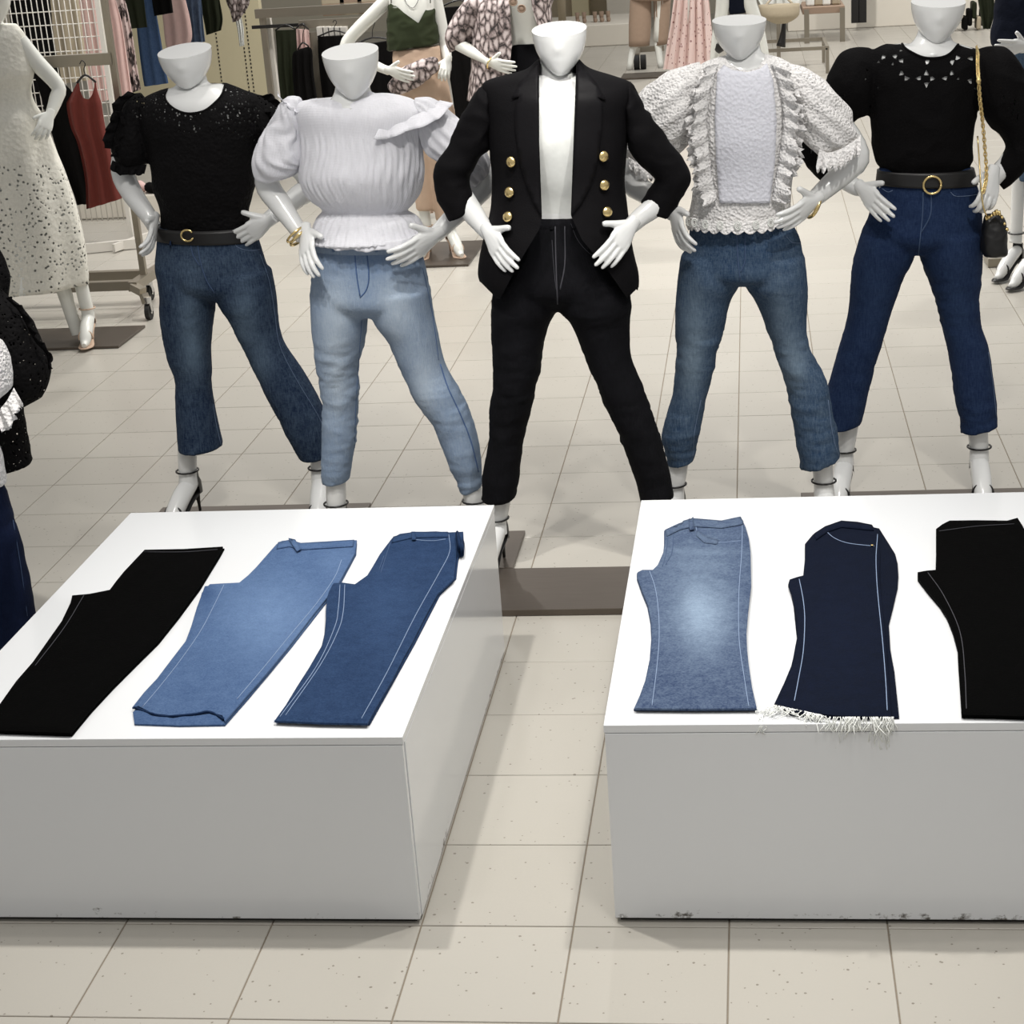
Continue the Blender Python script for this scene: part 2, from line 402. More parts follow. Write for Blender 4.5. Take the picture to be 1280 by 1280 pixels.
# ------------------------------------------------------------------ PLINTHS
def plinth(x0, x1, y0, y1, label, H):
    X0_, X1_, Y0_, Y1_ = x0*T, x1*T, y0*T, y1*T; z0 = .012; th = .018
    t = thing('display_plinth', label, 'display plinth', ((X0_+X1_)/2, (Y0_+Y1_)/2, 0), 'white plinths for folded jeans')
    def wearmesh(name, a, b, c, d, e, f):
        m = MB().box(a, b, c, d, e, f, .0012); bm = bmesh.new(); me = bpy.data.meshes.new('q'); me.from_pydata(m.V, [], m.F); bm.from_mesh(me)
        bmesh.ops.subdivide_edges(bm, edges=[x for x in bm.edges if x.calc_length() > .2], cuts=9, use_grid_fill=True)
        V = [v_.co[:] for v_ in bm.verts]; bm.verts.index_update(); F = [[v_.index for v_ in q.verts] for q in bm.faces]; bm.free()
        A = np.array(V); W = np.maximum(np.clip(1-(A[:, 2]-z0)/.05, 0, 1), np.clip(1-(H-A[:, 2])/.045, 0, 1)*.8)
        if name == 'top_panel': W[:] = 0
        return mesh(name, V, F, M_BOX, t, smooth=False, attrs={'wear': W})
    wearmesh('top_panel', X0_, X1_, Y0_, Y1_, H-th, H)
    wearmesh('front_panel', X0_+.002, X1_-.002, Y0_, Y0_+th, z0, H-th-.0015)
    wearmesh('back_panel', X0_+.002, X1_-.002, Y1_-th, Y1_, z0, H-th-.0015)
    wearmesh('side_panel', X0_, X0_+th, Y0_+th+.001, Y1_-th-.001, z0, H-th-.0015)
    wearmesh('side_panel', X1_-th, X1_, Y0_+th+.001, Y1_-th-.001, z0, H-th-.0015)
    MB().box(X0_+.012, X1_-.012, Y0_+.012, Y1_-.012, 0.0005, H-th-.002).build('inner_frame', M_BLACKGAP, t, smooth=False)
    return t
plinth(-1.21, 2.0, 1.012, 5.225, 'white plinth on the left, its right side reflecting the floor', 1.37*T)
plinth(3.262, 7.0, 1.045, 5.11, 'white plinth on the right with the indigo frayed jeans on top', 1.425*T)

# ------------------------------------------------------------------ MANNEQUIN BASES
def plate(t, x0, x1, y0, y1, th=.014):      # the steel base a mannequin is fixed to
    return MB().box(x0*T, x1*T, y0*T, y1*T, .001, th, .002).build('base_plate', M_PLATE, t, smooth=False)

# ------------------------------------------------------------------ BODY PARTS
def hand_shape(spread=1.0, curl=.35, thumb_up=.9):
    m = MB()
    # palm
    A = [(-.03, 0, .021, .017), (0, 0, .024, .0165), (.026, .002, .033, .015), (.052, .001, .0385, .0135), (.072, 0, .038, .0115), (.080, 0, .033, .009)]
    V = []
    for x, y, hw, ht in cr(A, 3):
        for j in range(16):
            a = 2*math.pi*j/16; V.append((x, y+hw*math.cos(a), ht*math.sin(a)))
    m.add(V, strip(len(V)//16, 16))
    L = [.086, .096, .090, .073]; Bs = [.028, .0095, -.0095, -.0275]
    for i in range(4):
        ang = (.10, .02, -.06, -.15)[i]*spread; r = (.0088, .009, .0086, .0076)[i]
        p = np.array([.070 - (0, -.002, .001, .007)[i], Bs[i], .002]); pts = [p]; c = .15+curl*.35; seg = [L[i]*.45, L[i]*.31, L[i]*.24]; b = c*.4
        for q, s in enumerate(seg):
            d = np.array([math.cos(b)*math.cos(ang), math.cos(b)*math.sin(ang), -math.sin(b)]); p = p+d*s; pts.append(p); b += curl*(.75 if q == 0 else .6)
        pts = [pts[0]-np.array([.015, 0, 0])]+pts; m.tube(pts, [r, r*1.04, r, r*.93, r*.7], 10, 3)
        tip = pts[-1]; m.tube([tip-d*.004, tip+d*.0035], [r*.72, r*.4], 10, 1)
    m.tube([(.002, .014, -.004), (.024, .036, -.006), (.040, .050+.008*thumb_up, -.006), (.052, .056+.016*thumb_up, -.008), (.058, .058+.020*thumb_up, -.010)], [.014, .0135, .0105, .0098, .0065], 10, 3)
    V, F, N = remesh(m.V, m.F, .0032, 2)
    return V, F
HANDS = {}
def hand(mb, wr, tip, Y, dy=0.0, up=(0, 0, 1), size=1.0, kind='hip', roll=0.0, lean=None):
    if kind not in HANDS:
        HANDS[kind] = hand_shape(*{'hip': (.55, .30, .9), 'flat': (.6, .18, .5), 'grip': (.7, 1.15, .2), 'down': (.8, .45, .5)}[kind])
    V, F = HANDS[kind]; V = np.array(V)*size
    W = P(*wr, Y, dy); D = P(*tip, Y, dy)-W; Lm = .150*size; d = np.linalg.norm(D); D = D/d; c = min(1, d/Lm); s = math.sqrt(1-c*c) if lean is None else lean
    x = Vector(D)*c+Vector((0, -1, 0))*s; x.normalize(); u = Vector(up); y = (u-x*u.dot(x)).normalized(); z = x.cross(y)
    if z.y > 0: z = -z
    if roll:
        R = Matrix.Rotation(roll, 3, x); y = R@y; z = R@z
    B = np.array([list(x), list(y), list(z)])
    mb.add((V@B)+W, F)
def arm(mb, pts, Y, n=18):
    mb.tube([P(a[0], a[1], Y, a[2]) for a in pts], [a[3] for a in pts], n, 4)
def head(mb, c, Y, width_px=66, tilt=.18, turn=0.0, lean=0.0, nose=True, dy=0.0, hz=1.0):
    """c: pixel of the middle of the cut; lean: sideways lean"""
    o = P(c[0], c[1], Y, dy); wpx = 2171/((Y*T-CAM[1])); s = width_px/wpx/.176
    R = [(.0, .088, .098, 0, 1), (-.02, .0865, .097, 0, .9), (-.045, .082, .094, 0, .7), (-.07, .074, .088, -.003, .45), (-.095, .060, .076, -.010, .2), (-.115, .044, .058, -.022, .1), (-.130, .028, .038, -.036, 0), (-.139, .013, .018, -.048, 0)]
    V = []; n = 40; A = cr(R, 4)
    for z, hw, hd, cy, tl in A:
        for j in range(n):
            a = 2*math.pi*j/n; x = hw*math.cos(a); y = cy-hd*math.sin(a)
            zz = z*hz+tilt*y*tl*1.0
            if nose:
                g = math.exp(-(x/.013)**2-((z+.045)/.020)**2); y -= g*.007*(math.sin(a) > 0)
                g = math.exp(-(x/.020)**2-((z+.088)/.010)**2); y -= g*.001*(math.sin(a) > 0)
            V.append((x, y, zz))
    V = np.array(V)*s
    Rm = np.array(Matrix.Rotation(lean, 3, 'Y')@Matrix.Rotation(turn, 3, 'Z'))
    mb.add(V@Rm.T+o, strip(len(A), n))
    return s
def foot(mb, shoe, hem, ext, Y, toe, r=.036, dy=0.0, z=.175, strap=True, heel=.085, base=.0155):
    """mb: body mesh, shoe: shoe mesh; leg from hem to ankle along two pixels; toe: direction on the floor"""
    A = along(hem, ext, Y, z, dy); Hm = P(*hem, Y, dy); t = Vector((toe[0], toe[1], 0)).normalized(); T3 = np.array(t); A = np.array(A)
    up = Hm+(Hm-A)/np.linalg.norm(Hm-A)*.04
    mb.tube([up, Hm, A+(Hm-A)*.25, A, A+T3*.006+np.array([0, 0, -.04])], [.030, .034, r*.92, r*.9, r*.95], 16, 3)
    hz = base+heel
    h0 = A*1.0; h0[2] = hz+.028; h0 -= T3*.012
    mb.tube([h0-T3*.022, h0+T3*.01+np.array([0, 0, .006]), h0+T3*.07+np.array([0, 0, -.02]), h0+T3*.13+np.array([0, 0, -.062]), h0+T3*.165+np.array([0, 0, -heel+.0])-np.array([0, 0, .005]), h0+T3*.20+np.array([0, 0, -heel-.012])], [.022, .031, .034, .032, .024, .012], 16, 3)
    sl_ = shoe; shoe = MB(); sl_.append(shoe)
    # sole, heel, counter, straps
    S = lambda k, dz: h0+T3*k+np.array([0, 0, dz])
    side = np.array(t.cross(Vector((0, 0, 1))))
    pts = [(-.036, -.03, .02), (.0, -.032, .027), (.05, -.052, .027), (.10, -.083, .031), (.14, -heel-.022, .038), (.18, -heel-.024, .034), (.222, -heel-.022, .012)]
    V = []
    for k, dz, hw in cr(pts, 3):
        for sx, sz in ((-1, 0), (1, 0), (1, -.006), (-1, -.006)): V.append(S(k, dz+sz)+side*hw*sx)
    shoe.add(V, strip(len(V)//4, 4))
    g = S(-.03, -.03); gr = g.copy()-T3*.004; gr[2] = base+.001
    shoe.tube([g+T3*.006, g*.5+gr*.5, gr], [.016, .007, .005], 8, 2)
    V = []; n = 13
    for i in range(5):
        zz = -.034+i*.02
        for j in range(n):
            a = math.pi*(.5+(j/(n-1)))*1.0; hw = .031-.001*i; kk = .034+ .012*(i < 3)
            V.append(S(math.cos(a)*kk*(1 if i < 3 else .9)-.004, zz)+side*math.sin(a)*hw)
    F = [(i*n+j, i*n+j+1, (i+1)*n+j+1, (i+1)*n+j) for i in range(4) for j in range(n-1)]
    shoe.add(V, F)
    if strap:
        c = A+np.array([0, 0, .012]); q = [c+T3*math.cos(a)*(r+.004)+side*math.sin(a)*(r+.004) for a in np.linspace(0, 2*math.pi, 17)]
        shoe.tube(q, .0035, 6, 1)
        q = [S(.135, -.07)+side*math.cos(a)*.034+np.array([0, 0, 1])*math.sin(a)*.036 for a in np.linspace(-.3, math.pi+.3, 13)]
        shoe.tube(q, .005, 6, 1)

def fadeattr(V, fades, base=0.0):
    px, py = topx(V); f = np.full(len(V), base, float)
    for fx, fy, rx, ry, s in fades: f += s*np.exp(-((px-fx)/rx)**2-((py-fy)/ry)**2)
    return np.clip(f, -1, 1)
def leg(b, Y, *pts):      # the mannequin's leg inside the trousers
    n = len(pts); b.tube([P(x, y, Y) for x, y in pts], [.062-.026*i/(n-1) for i in range(n)], 14, 3)
def pants(parent, Y, hips, legs, mat, label, fades=(), base=.12, seam=(), seamL=None, voxel=.0075, wr=.006, k=.58, thread=None, loops=(), button=None, seed=1, kl=1.12, band=None, flys=()):
    hips = [tuple(h[:4])+(h[4]*.80,)+tuple(h[5:]) if len(h) > 4 else h for h in hips]
    m = MB(); V, F = loft(hips, Y, 36, 4, k); m.add(V, F)
    for lg in legs: m.add(*loft(lg, Y, 28, 4, kl))
    V, F, N = remesh(m.V, m.F, voxel, 7)
    W0 = np.array(V); mk = np.array([max(0, min(1, .45+1.6*noise.noise(Vector(v_*np.array([3.5, 3.5, 4.5]))+Vector((seed*3., 0, seed*2.))))) for v_ in W0])
    V = W0+(wrinkle(W0, N, wr*.9, (5, 5, 9), seed)-W0)*(.25+.75*mk)[:, None]; V = V+(wrinkle(W0, N, wr*.55, (9, 9, 30), seed+5)-W0)*mk[:, None]
    S = Surf(V, F)
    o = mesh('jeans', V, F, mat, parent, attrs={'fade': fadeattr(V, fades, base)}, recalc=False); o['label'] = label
    th = thread or M_THREAD
    if seam: seams(S, seam, .0009, 'stitching', th, o)
    if flys:
        seams(S, flys, .0022, 'fly_seam', thread or M_THREADD, o)
    if band:      # waistband: a raised ring along the waist
        (a, b) = band
        a = a[:4]+(a[4]*.80,); b = b[:4]+(b[4]*.80,); mm = MB().add(*loft([a, b], Y, 40, 2, k, grow=.0045)); w_ = mm.build('waistband', mat, o)
        at = w_.data.attributes.new('fade', 'FLOAT', 'POINT'); at.data.foreach_set('value', np.full(len(mm.V), base+.08, dtype=np.float32)); S2 = Surf(mm.V, mm.F)
    else: S2 = S
    for (x, y, h) in loops:
        a, b = S2.at(x, y, .004), S2.at(x+h*.06, y+h, .004)
        if a is None or b is None: continue
        MB().tube([a+np.array([0, .006, 0]), a, (a+b)/2+np.array([0, -.002, 0]), b, b+np.array([0, .006, 0])], .0055, 8, 2, flat=.45).build('belt_loop', mat, o)
    if button:
        p = S2.at(*button, .002)
        if p is not None: MB().tube([p, p+np.array([0, -.004, .0])], [.009, .008], 14, 1).build('button', M_STEEL, o)
    return o, S
def top_mesh(name, parts, voxel, mat, parent, label, wr=.004, scale=(6, 6, 9), seed=2, smooth=4, neck=None, holes=(), lace=None, backY=None, binding=None, bind_r=.0035, fold=None):
    m = MB()
    for V, F in parts: m.add(V, F)
    V, F, N = remesh(m.V, m.F, voxel, smooth)
    V = wrinkle(V, N, wr, scale, seed)
    if fold: V = fold(V, N)
    px, py = topx(V); hole = np.full(len(V), -1.0); fr = N[:, 1] < .25
    if neck is not None: hole = np.maximum(hole, np.where(fr, inpoly(px, py, neck)/6, -1))
    for h in holes: hole = np.maximum(hole, np.where(fr, inpoly(px, py, h)/6, -1))
    la = np.zeros(len(V))
    if lace is not None:
        la = np.ones(len(V)) if lace is True else (inpoly(px, py, lace) > 0).astype(float)
    o = mesh(name, V, F, mat, parent, attrs={'hole': hole, 'lace': la}, recalc=False); o['label'] = label
    S = Surf(V, F)
    if binding is not None: seams(S, [binding], bind_r, 'neckline_binding', mat, o, lift=.001, n=8)
    return o, S
def ruffle(name, path, out, width, amp, waves, mat, parent, nz=(0, -1, 0), rows=6, seed=0, scallop=0, label=None, th=.0012, lace=True):
    """gathered strip sewn along path; out: direction (one, or one per point) in which it stands"""
    A = cr(np.array(path, float), 14); n = len(A); out = np.array(out, float)
    if out.ndim == 1: out = np.tile(out, (len(path), 1))
    O = cr(out, 14); nz = np.array(nz, float); V = []; s = 0; rnd = random.Random(seed); ph = rnd.uniform(0, 6); tot = sum(np.linalg.norm(A[i]-A[i-1]) for i in range(1, n)) or 1
    for i in range(n):
        if i: s += np.linalg.norm(A[i]-A[i-1])
        u = s/tot*waves*2*math.pi; o_ = O[i]/np.linalg.norm(O[i])
        wl = 1+.12*math.sin(u*.37+ph)+(scallop*abs(math.sin(u*1.5)) if scallop else 0)
        for r in range(rows):
            t = r/(rows-1)
            p = A[i]+o_*width*t*wl+nz*(amp*t*math.sin(u+ph+.6*math.sin(u*.31))+.004+.5*amp*t)+np.cross(o_, nz)*amp*.35*t*math.cos(u*1.3)
            V.append(p)
    F = [(i*rows+r, i*rows+r+1, (i+1)*rows+r+1, (i+1)*rows+r) for i in range(n-1) for r in range(rows-1)]
    o = mesh(name, V, F, mat, parent, attrs={'hole': np.full(len(V), -1.0), 'lace': np.full(len(V), 1.0 if lace else 0)}, recalc=False)
    sm = o.modifiers.new('s', 'SOLIDIFY'); sm.thickness = th
    if label: o['label'] = label
    return o
def bodymesh(mb_smooth, mb_crisp, parent, mat=M_SKIN, voxel=.009, extra=None):
    V, F, N = remesh(mb_smooth.V, mb_smooth.F, voxel, 5)
    m = MB().add(V, F); m.add(mb_crisp.V, mb_crisp.F)
    return m.build('body', mat, parent, sharp=50)
def bangle(c, Y, axis, r, name, parent, dy=0, tr=.0035, mat=None):
    p = Vector(P(*c, Y, dy)); a = Vector(axis).normalized(); u = a.orthogonal().normalized(); v_ = a.cross(u)
    q = [p+(u*math.cos(t)+v_*math.sin(t))*r for t in np.linspace(0, 2*math.pi, 25)]
    return MB().tube(q, tr, 8, 1).build(name, mat or M_GOLD, parent)
def shrink(rings, f, k=None):
    out = []
    for r in rings:
        cx, cy = (r[0]+r[2])/2, (r[1]+r[3])/2
        q = [cx+(r[0]-cx)*f, cy+(r[1]-cy)*f, cx+(r[2]-cx)*f, cy+(r[3]-cy)*f]+list(r[4:])
        if len(q) > 4: q[4] *= .97
        out.append(tuple(q))
    return out
# ------------------------------------------------------------------ FRONT ROW OF MANNEQUINS
GRP = 'mannequins in jeans behind the plinths'
# --- 1: black lace blouse, mid blue cropped flares
Y = 8.75
t = thing('mannequin', 'white mannequin in black lace puff-sleeve blouse and cropped faded blue flares', 'mannequin', P(250, 640, Y), GRP); t.location.z = 0
br = [(212, 110, 281, 104, .5), (190, 117, 304, 113, .5), (177, 128, 328, 124, .55), (174, 150, 332, 148, .6), (184, 180, 325, 178, .66), (188, 205, 320, 203, .68), (192, 235, 318, 232, .64), (200, 265, 311, 262, .60), (201, 292, 314, 290, .50)]
b = MB(); cr_ = MB(); b.add(*loft(shrink(br, .94), Y, 32, 3))
b.tube([P(238, 88, Y, .03), P(241, 108, Y, .026), P(243, 124, Y, .015), P(246, 144, Y, .0)], [.050, .052, .066, .095], 20, 3)
head(cr_, (230.5, 63), Y, 67, .17, turn=.12, lean=-.05, hz=.84)
arm(cr_, [(172, 140, 0, .045), (160, 180, .02, .044), (154, 215, .03, .041), (166, 243, .0, .036), (184, 268, -.04, .029), (193, 284, -.05, .024)], Y)
arm(cr_, [(335, 140, 0, .045), (356, 180, .03, .044), (388, 228, .05, .040), (372, 246, .02, .037), (350, 263, -.03, .030), (330, 279, -.06, .024)], Y)
hand(cr_, (193, 276), (199, 309), Y, -.05, up=(-.1, -.2, 1), size=.92, kind='down', roll=-.2)
hand(cr_, (334, 277), (292, 304), Y, -.07, up=(.1, -.2, 1), size=.95)
sh = []; foot(cr_, sh, (234, 562), (236, 640), Y, (-.25, -1), dy=0)
foot(cr_, sh, (400, 572), (399, 640), Y, (.1, -1), dy=0)
leg(b, Y, (240, 300), (236, 380), (243, 450), (236, 560)); leg(b, Y, (280, 300), (308, 380), (345, 450), (398, 566))
bodymesh(b, cr_, t)
plate(t, -2.35, .01, 8.0, 9.04)
[q.build('strappy_heel', M_BLACKL, t) for q in sh]
neck = [(209, 112), (206, 120), (209, 128), (218, 136), (230, 141), (242, 141.5), (256, 138), (268, 129), (277, 119), (281, 106), (262, 90), (225, 96)]
sl = [(176, 116, 176, 150, .9), (164, 118, 182, 158, 1), (153, 136, 186, 172, 1), (146, 156, 188, 190, 1), (140, 181, 186, 200, 1), (146, 205, 183, 206, .9)]
srr = [(322, 118, 322, 160, .9), (344, 128, 322, 170, 1), (358, 150, 330, 185, 1), (368, 182, 334, 200, 1), (362, 206, 336, 212, .9)]
top_mesh('lace_blouse', [loft(br, Y, 36, 4), loft(sl, Y, 24, 4), loft(srr, Y, 24, 4)], .007, M_LACEK, t, 'black lace blouse with see-through yoke', wr=.007, scale=(9, 9, 10), seed=3, neck=neck,
         lace=[(165, 108), (209, 105), (209, 128), (240, 146), (280, 130), (281, 102), (350, 125), (350, 175), (320, 180), (290, 165), (225, 165), (200, 150), (165, 150)], binding=[(209, 112), (206, 120), (209, 128), (218, 136), (230, 141), (242, 141.5), (256, 138), (268, 129), (277, 119), (281, 107)])
for i, (pa, wv, od) in enumerate((([(170, 117), (156, 130), (150, 150), (144, 170), (141, 186)], 5, (-1, -.3, .3)), ([(326, 120), (344, 132), (352, 146), (358, 160)], 4, (1, -.3, .4)), ([(141, 200), (160, 208), (184, 205)], 4, (-.3, -.2, -1)), ([(158, 140), (165, 158), (160, 180), (150, 196)], 4, (-1, -.8, .3)), ([(330, 140), (338, 150), (340, 164)], 3, (1, -.8, .3)))):
    ruffle('lace_ruffle', [P(x, y, Y, -.04) for x, y in pa], od, .030, .010, wv, M_LACEK, t, seed=i, lace=False)
hips = [(198, 282, 318, 284, .66), (196, 310, 327, 312, .72), (194.5, 335, 335, 340, .76), (200, 355, 340, 362, .72), (212, 366, 328, 374, .5)]
lg1 = [(196, 330, 258, 336), (200, 365, 268.5, 368), (201, 392, 266, 400), (209, 444, 263, 430), (219, 470, 264, 466), (220, 492, 264, 488), (221, 520, 269, 516), (224, 563, 278, 558)]
lg2 = [(272, 342, 338, 336), (273, 375, 344, 368), (288, 400, 347, 398), (310, 446, 354, 428), (330, 486, 379, 466), (347, 518, 398, 500), (360, 545, 410, 530), (376, 574, 415, 570)]
o, S = pants(t, Y, hips, [lg1, lg2], J['m1'], 'mid blue cropped flared jeans with faded knees', [(238, 400, 16, 50, .42), (243, 445, 14, 30, .35), (305, 400, 16, 45, .42), (327, 450, 14, 30, .3), (250, 330, 60, 20, .12)], .14,
    seam=[[(325, 318), (336, 350), (343, 390), (349, 430), (368, 470), (395, 515), (407, 540)], [(266, 505), (270, 530), (276, 556)], [(290, 296), (296, 308), (310, 313), (324, 312)]],
    flys=[[(246, 296), (250, 325), (258, 350), (268, 366)], [(237, 296), (241, 318), (250, 333)]], loops=[], seed=4)
def belt(ring0, ring1, Y, t, k=.66):
    V, F = loft([ring0, tuple((a+b)/2 for a, b in zip(ring0, ring1)), ring1], Y, 44, 3, .56, grow=.010)
    o = MB().add(V, F).build('belt', M_BLACKL, t); return o, Surf(V, F)
bt, S2 = belt((198, 283, 318, 283), (198, 298, 320, 300), Y, t)
for x, y in ((213, 285), (258, 289), (300, 287)):
    a, b_ = S2.at(x, y, .002), S2.at(x+1, y+20, .006)
    if a is not None and b_ is not None: MB().tube([a+np.array([0, .004, .004]), a, b_, b_+np.array([0, .008, -.002])], .006, 8, 2, flat=.4).build('belt_loop', J['m1'], o)
p = S2.at(235, 294, .004)
q = [p+np.array([.021*math.cos(a), -.003, .019*math.sin(a)]) for a in np.linspace(.5, 2*math.pi-.5, 20)]
MB().tube(q, .0035, 8, 1).build('buckle', M_GOLD, bt)

# --- 2: white gauze blouse, light jeans
Y = 7.6
t = thing('mannequin', 'white mannequin in white gauze peplum blouse and light blue ankle jeans', 'mannequin', P(470, 690, Y), GRP); t.location.z = 0
br = [(422, 117, 460, 113, .9), (412, 123, 472, 118, .7), (394, 124, 490, 118, .5), (372, 129, 518, 126, .5), (368, 142, 535, 142, .55), (374, 165, 530, 165, .62), (376, 195, 528, 190, .70), (375, 220, 530, 215, .72), (381, 240, 525, 240, .68), (392, 252, 516, 256, .66), (404, 262, 508, 264, .62), (395, 274, 522, 272, .68), (390, 290, 530, 288, .74), (384, 302, 537, 296, .78)]
bodyr = [(412, 128, 470, 122, .6), (392, 124, 490, 118, .5), (374, 130, 520, 128, .5), (376, 150, 524, 150, .6), (384, 180, 520, 180, .62), (392, 215, 515, 215, .6), (402, 260, 506, 262, .55), (396, 300, 524, 300, .48)]
b = MB(); cr_ = MB(); b.add(*loft(shrink(bodyr, .96), Y, 32, 3))
b.tube([P(441, 90, Y, .03), P(441, 110, Y, .02), P(441, 128, Y, .0), P(441, 142, Y, -.01)], [.052, .054, .070, .10], 20, 3)
head(cr_, (437.5, 64), Y, 70, .17, turn=.1, lean=-.03, dy=-.02)
arm(cr_, [(366, 150, 0, .046), (345, 190, .02, .046), (334, 228, .03, .040), (350, 255, .0, .036), (366, 278, -.03, .029), (379, 297, -.05, .025)], Y)
arm(cr_, [(536, 150, 0, .046), (575, 190, .04, .044), (605, 225, .05, .040), (588, 250, .02, .036), (562, 276, -.03, .030), (543, 295, -.06, .025)], Y)
hand(cr_, (382, 291), (396, 331), Y, -.06, up=(.6, -.2, 1), size=1.0, kind='down', roll=-.2)
hand(cr_, (543, 295), (500, 321), Y, -.08, up=(.1, -.2, 1), size=1.02)
sh = []; foot(cr_, sh, (420, 602), (421, 680), Y, (-.25, -1)); foot(cr_, sh, (590, 612), (605, 690), Y, (.3, -1))
leg(b, Y, (430, 320), (424, 400), (424, 480), (421, 600)); leg(b, Y, (490, 320), (505, 400), (540, 480), (590, 608))
bodymesh(b, cr_, t); plate(t, -1.3, 1.83, 7.07, 8.09); [q.build('strappy_heel', M_BLACKL, t) for q in sh]
def fold2(V, N):
    px, py = topx(V); ang = np.arctan2(V[:, 1]-Y*T, V[:, 0]-P(455, 200, Y)[0])
    g = np.clip((py-160)/20, 0, 1)*np.clip(1.3-np.abs(py-205)/60, 0, 1)+np.clip((py-262)/20, 0, 1)*1.1
    inb = (np.abs(px-452) < 90)
    return V+N*((np.sin(ang*31+3*np.sin(py/17)+2*np.sin(ang*5))*.5+np.sin(ang*53+2*np.sin(py/11)+1)*.5)*.0034*g*inb)[:, None]
top_mesh('gauze_blouse', [loft(br, Y, 44, 4)], .006, M_GAUZE, t, 'white crinkled gauze blouse with gathered waist', wr=.004, scale=(10, 10, 6), seed=5, fold=fold2)
for i, (sl, lab) in enumerate((([(374, 122, 378, 150, .9), (356, 124, 380, 165, 1), (340, 150, 380, 180, 1.0), (326, 172, 381, 196, 1.0), (317, 200, 379, 206, 1), (320, 222, 366, 219, .95), (330, 229, 356, 222, .8)], ''), ([(518, 122, 520, 152, .9), (544, 126, 524, 172, 1), (572, 150, 532, 190, 1), (596, 176, 550, 205, 1), (612, 200, 575, 226, .95), (612, 216, 590, 236, .8)], ''))):
    V, F = loft(sl, Y, 36, 5); A = np.array(V); n = 36
    for q in range(len(A)):
        r_ = q//n; a = q % n; c = A[r_*n:(r_+1)*n].mean(0) if False else None
    V2, F2, N2 = remesh(V, F, .006, 3)
    cx = V2.mean(0); ang = np.arctan2(N2[:, 1], N2[:, 0]+N2[:, 2]); V2 = V2+N2*(np.sin(ang*11)*.0035)[:, None]; V2 = wrinkle(V2, N2, .005, (9, 9, 9), i+8)
    mesh('puff_sleeve', V2, F2, M_GAUZE, t, attrs={'hole': np.full(len(V2), -1.), 'lace': np.zeros(len(V2))}, recalc=False)
ruffle('shoulder_ruffle', [P(x, y, Y, -.03) for x, y in ((381, 150), (368, 142), (358, 132), (352, 124))], (-.4, -.3, 1), .028, .010, 3, M_GAUZE, t, seed=2, lace=False)
ruffle('shoulder_ruffle', [P(x, y, Y, dy) for x, y, dy in ((479, 150, -.085), (490, 150, -.08), (505, 148, -.07), (522, 142, -.055), (538, 134, -.03), (550, 125, .0))], [(-.3, -.5, -.7), (-.1, -.6, -.8), (.1, -.7, -.7), (.3, -.7, -.5), (.6, -.6, -.3), (.9, -.4, -.1)], .058, .010, 4, M_GAUZE, t, seed=3, lace=False)
ruffle('peplum_hem', [P(x, y, Y, dy) for x, y, dy in ((384, 288, -.02), (400, 297, -.09), (430, 301, -.125), (470, 302, -.13), (505, 298, -.11), (532, 287, -.04))], (0, -.25, -1), .028, .004, 14, M_GAUZE, t, seed=9, lace=False)
hips = [(392, 300, 524, 300, .66), (390, 325, 530, 325, .72), (389, 350, 535, 352, .76), (389, 375, 539, 380, .74), (405, 390, 530, 396, .5)]
lg1 = [(389, 350, 450, 355), (389, 385, 459, 390), (391, 420, 456, 425), (397, 462, 449.5, 455), (403, 501, 448, 501), (403, 537, 446, 544), (402, 575, 441, 572), (403, 606, 436, 600)]
lg2 = [(460, 365, 538, 360), (466, 398, 541, 390), (485, 425, 548, 420), (503, 465, 556, 455), (521, 503, 575, 490), (543, 535, 590, 524), (560, 577, 600, 563), (577, 618, 602, 608)]
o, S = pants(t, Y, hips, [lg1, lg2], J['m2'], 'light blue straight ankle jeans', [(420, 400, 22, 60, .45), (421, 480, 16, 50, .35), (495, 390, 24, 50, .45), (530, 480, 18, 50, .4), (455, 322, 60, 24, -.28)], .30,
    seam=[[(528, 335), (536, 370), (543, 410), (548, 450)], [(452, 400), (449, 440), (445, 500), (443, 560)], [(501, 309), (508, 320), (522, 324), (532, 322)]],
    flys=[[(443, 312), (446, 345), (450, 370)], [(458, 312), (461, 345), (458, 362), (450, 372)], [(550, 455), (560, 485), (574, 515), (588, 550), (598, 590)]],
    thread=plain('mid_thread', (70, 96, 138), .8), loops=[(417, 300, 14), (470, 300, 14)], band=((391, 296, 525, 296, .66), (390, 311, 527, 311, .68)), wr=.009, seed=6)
bangle((375, 297), Y, (1, -.4, -1.2), .036, 'bracelet', t, -.045, .005)
bangle((371, 293), Y, (1, -.4, -1.2), .037, 'bracelet', t, -.04, .004)

# --- 3: black jacket
Y = 7.2
t = thing('mannequin', 'white mannequin in open black blazer with gold buttons over white top and black jeans', 'mannequin', P(710, 690, Y), GRP); t.location.z = 0
bodyr = [(676, 100, 718, 98, .7), (650, 104, 745, 103, .5), (625, 112, 770, 112, .5), (622, 140, 774, 140, .62), (628, 180, 770, 180, .68), (640, 215, 762, 215, .62), (647, 250, 752, 250, .50), (642, 285, 752, 285, .44)]
b = MB(); cr_ = MB()
b.add(*loft(shrink(bodyr, .93), Y, 32, 3)); b.tube([P(696, 60, Y, .035), P(695, 84, Y, .028), P(696, 102, Y, .01), P(697, 118, Y, -.0)], [.050, .051, .062, .09], 20, 3)
head(cr_, (699, 36), Y, 67, .17, turn=.02, lean=.0, dy=-.01)
arm(cr_, [(612, 130, 0, .04), (570, 205, .03, .036), (566, 225, .02, .036), (588, 262, -.02, .034), (602, 281, -.04, .028), (612, 293, -.05, .0245)], Y)
arm(cr_, [(784, 130, 0, .04), (835, 205, .03, .036), (845, 225, .02, .036), (820, 256, -.02, .033), (800, 272, -.04, .028), (787, 284, -.05, .0245)], Y)
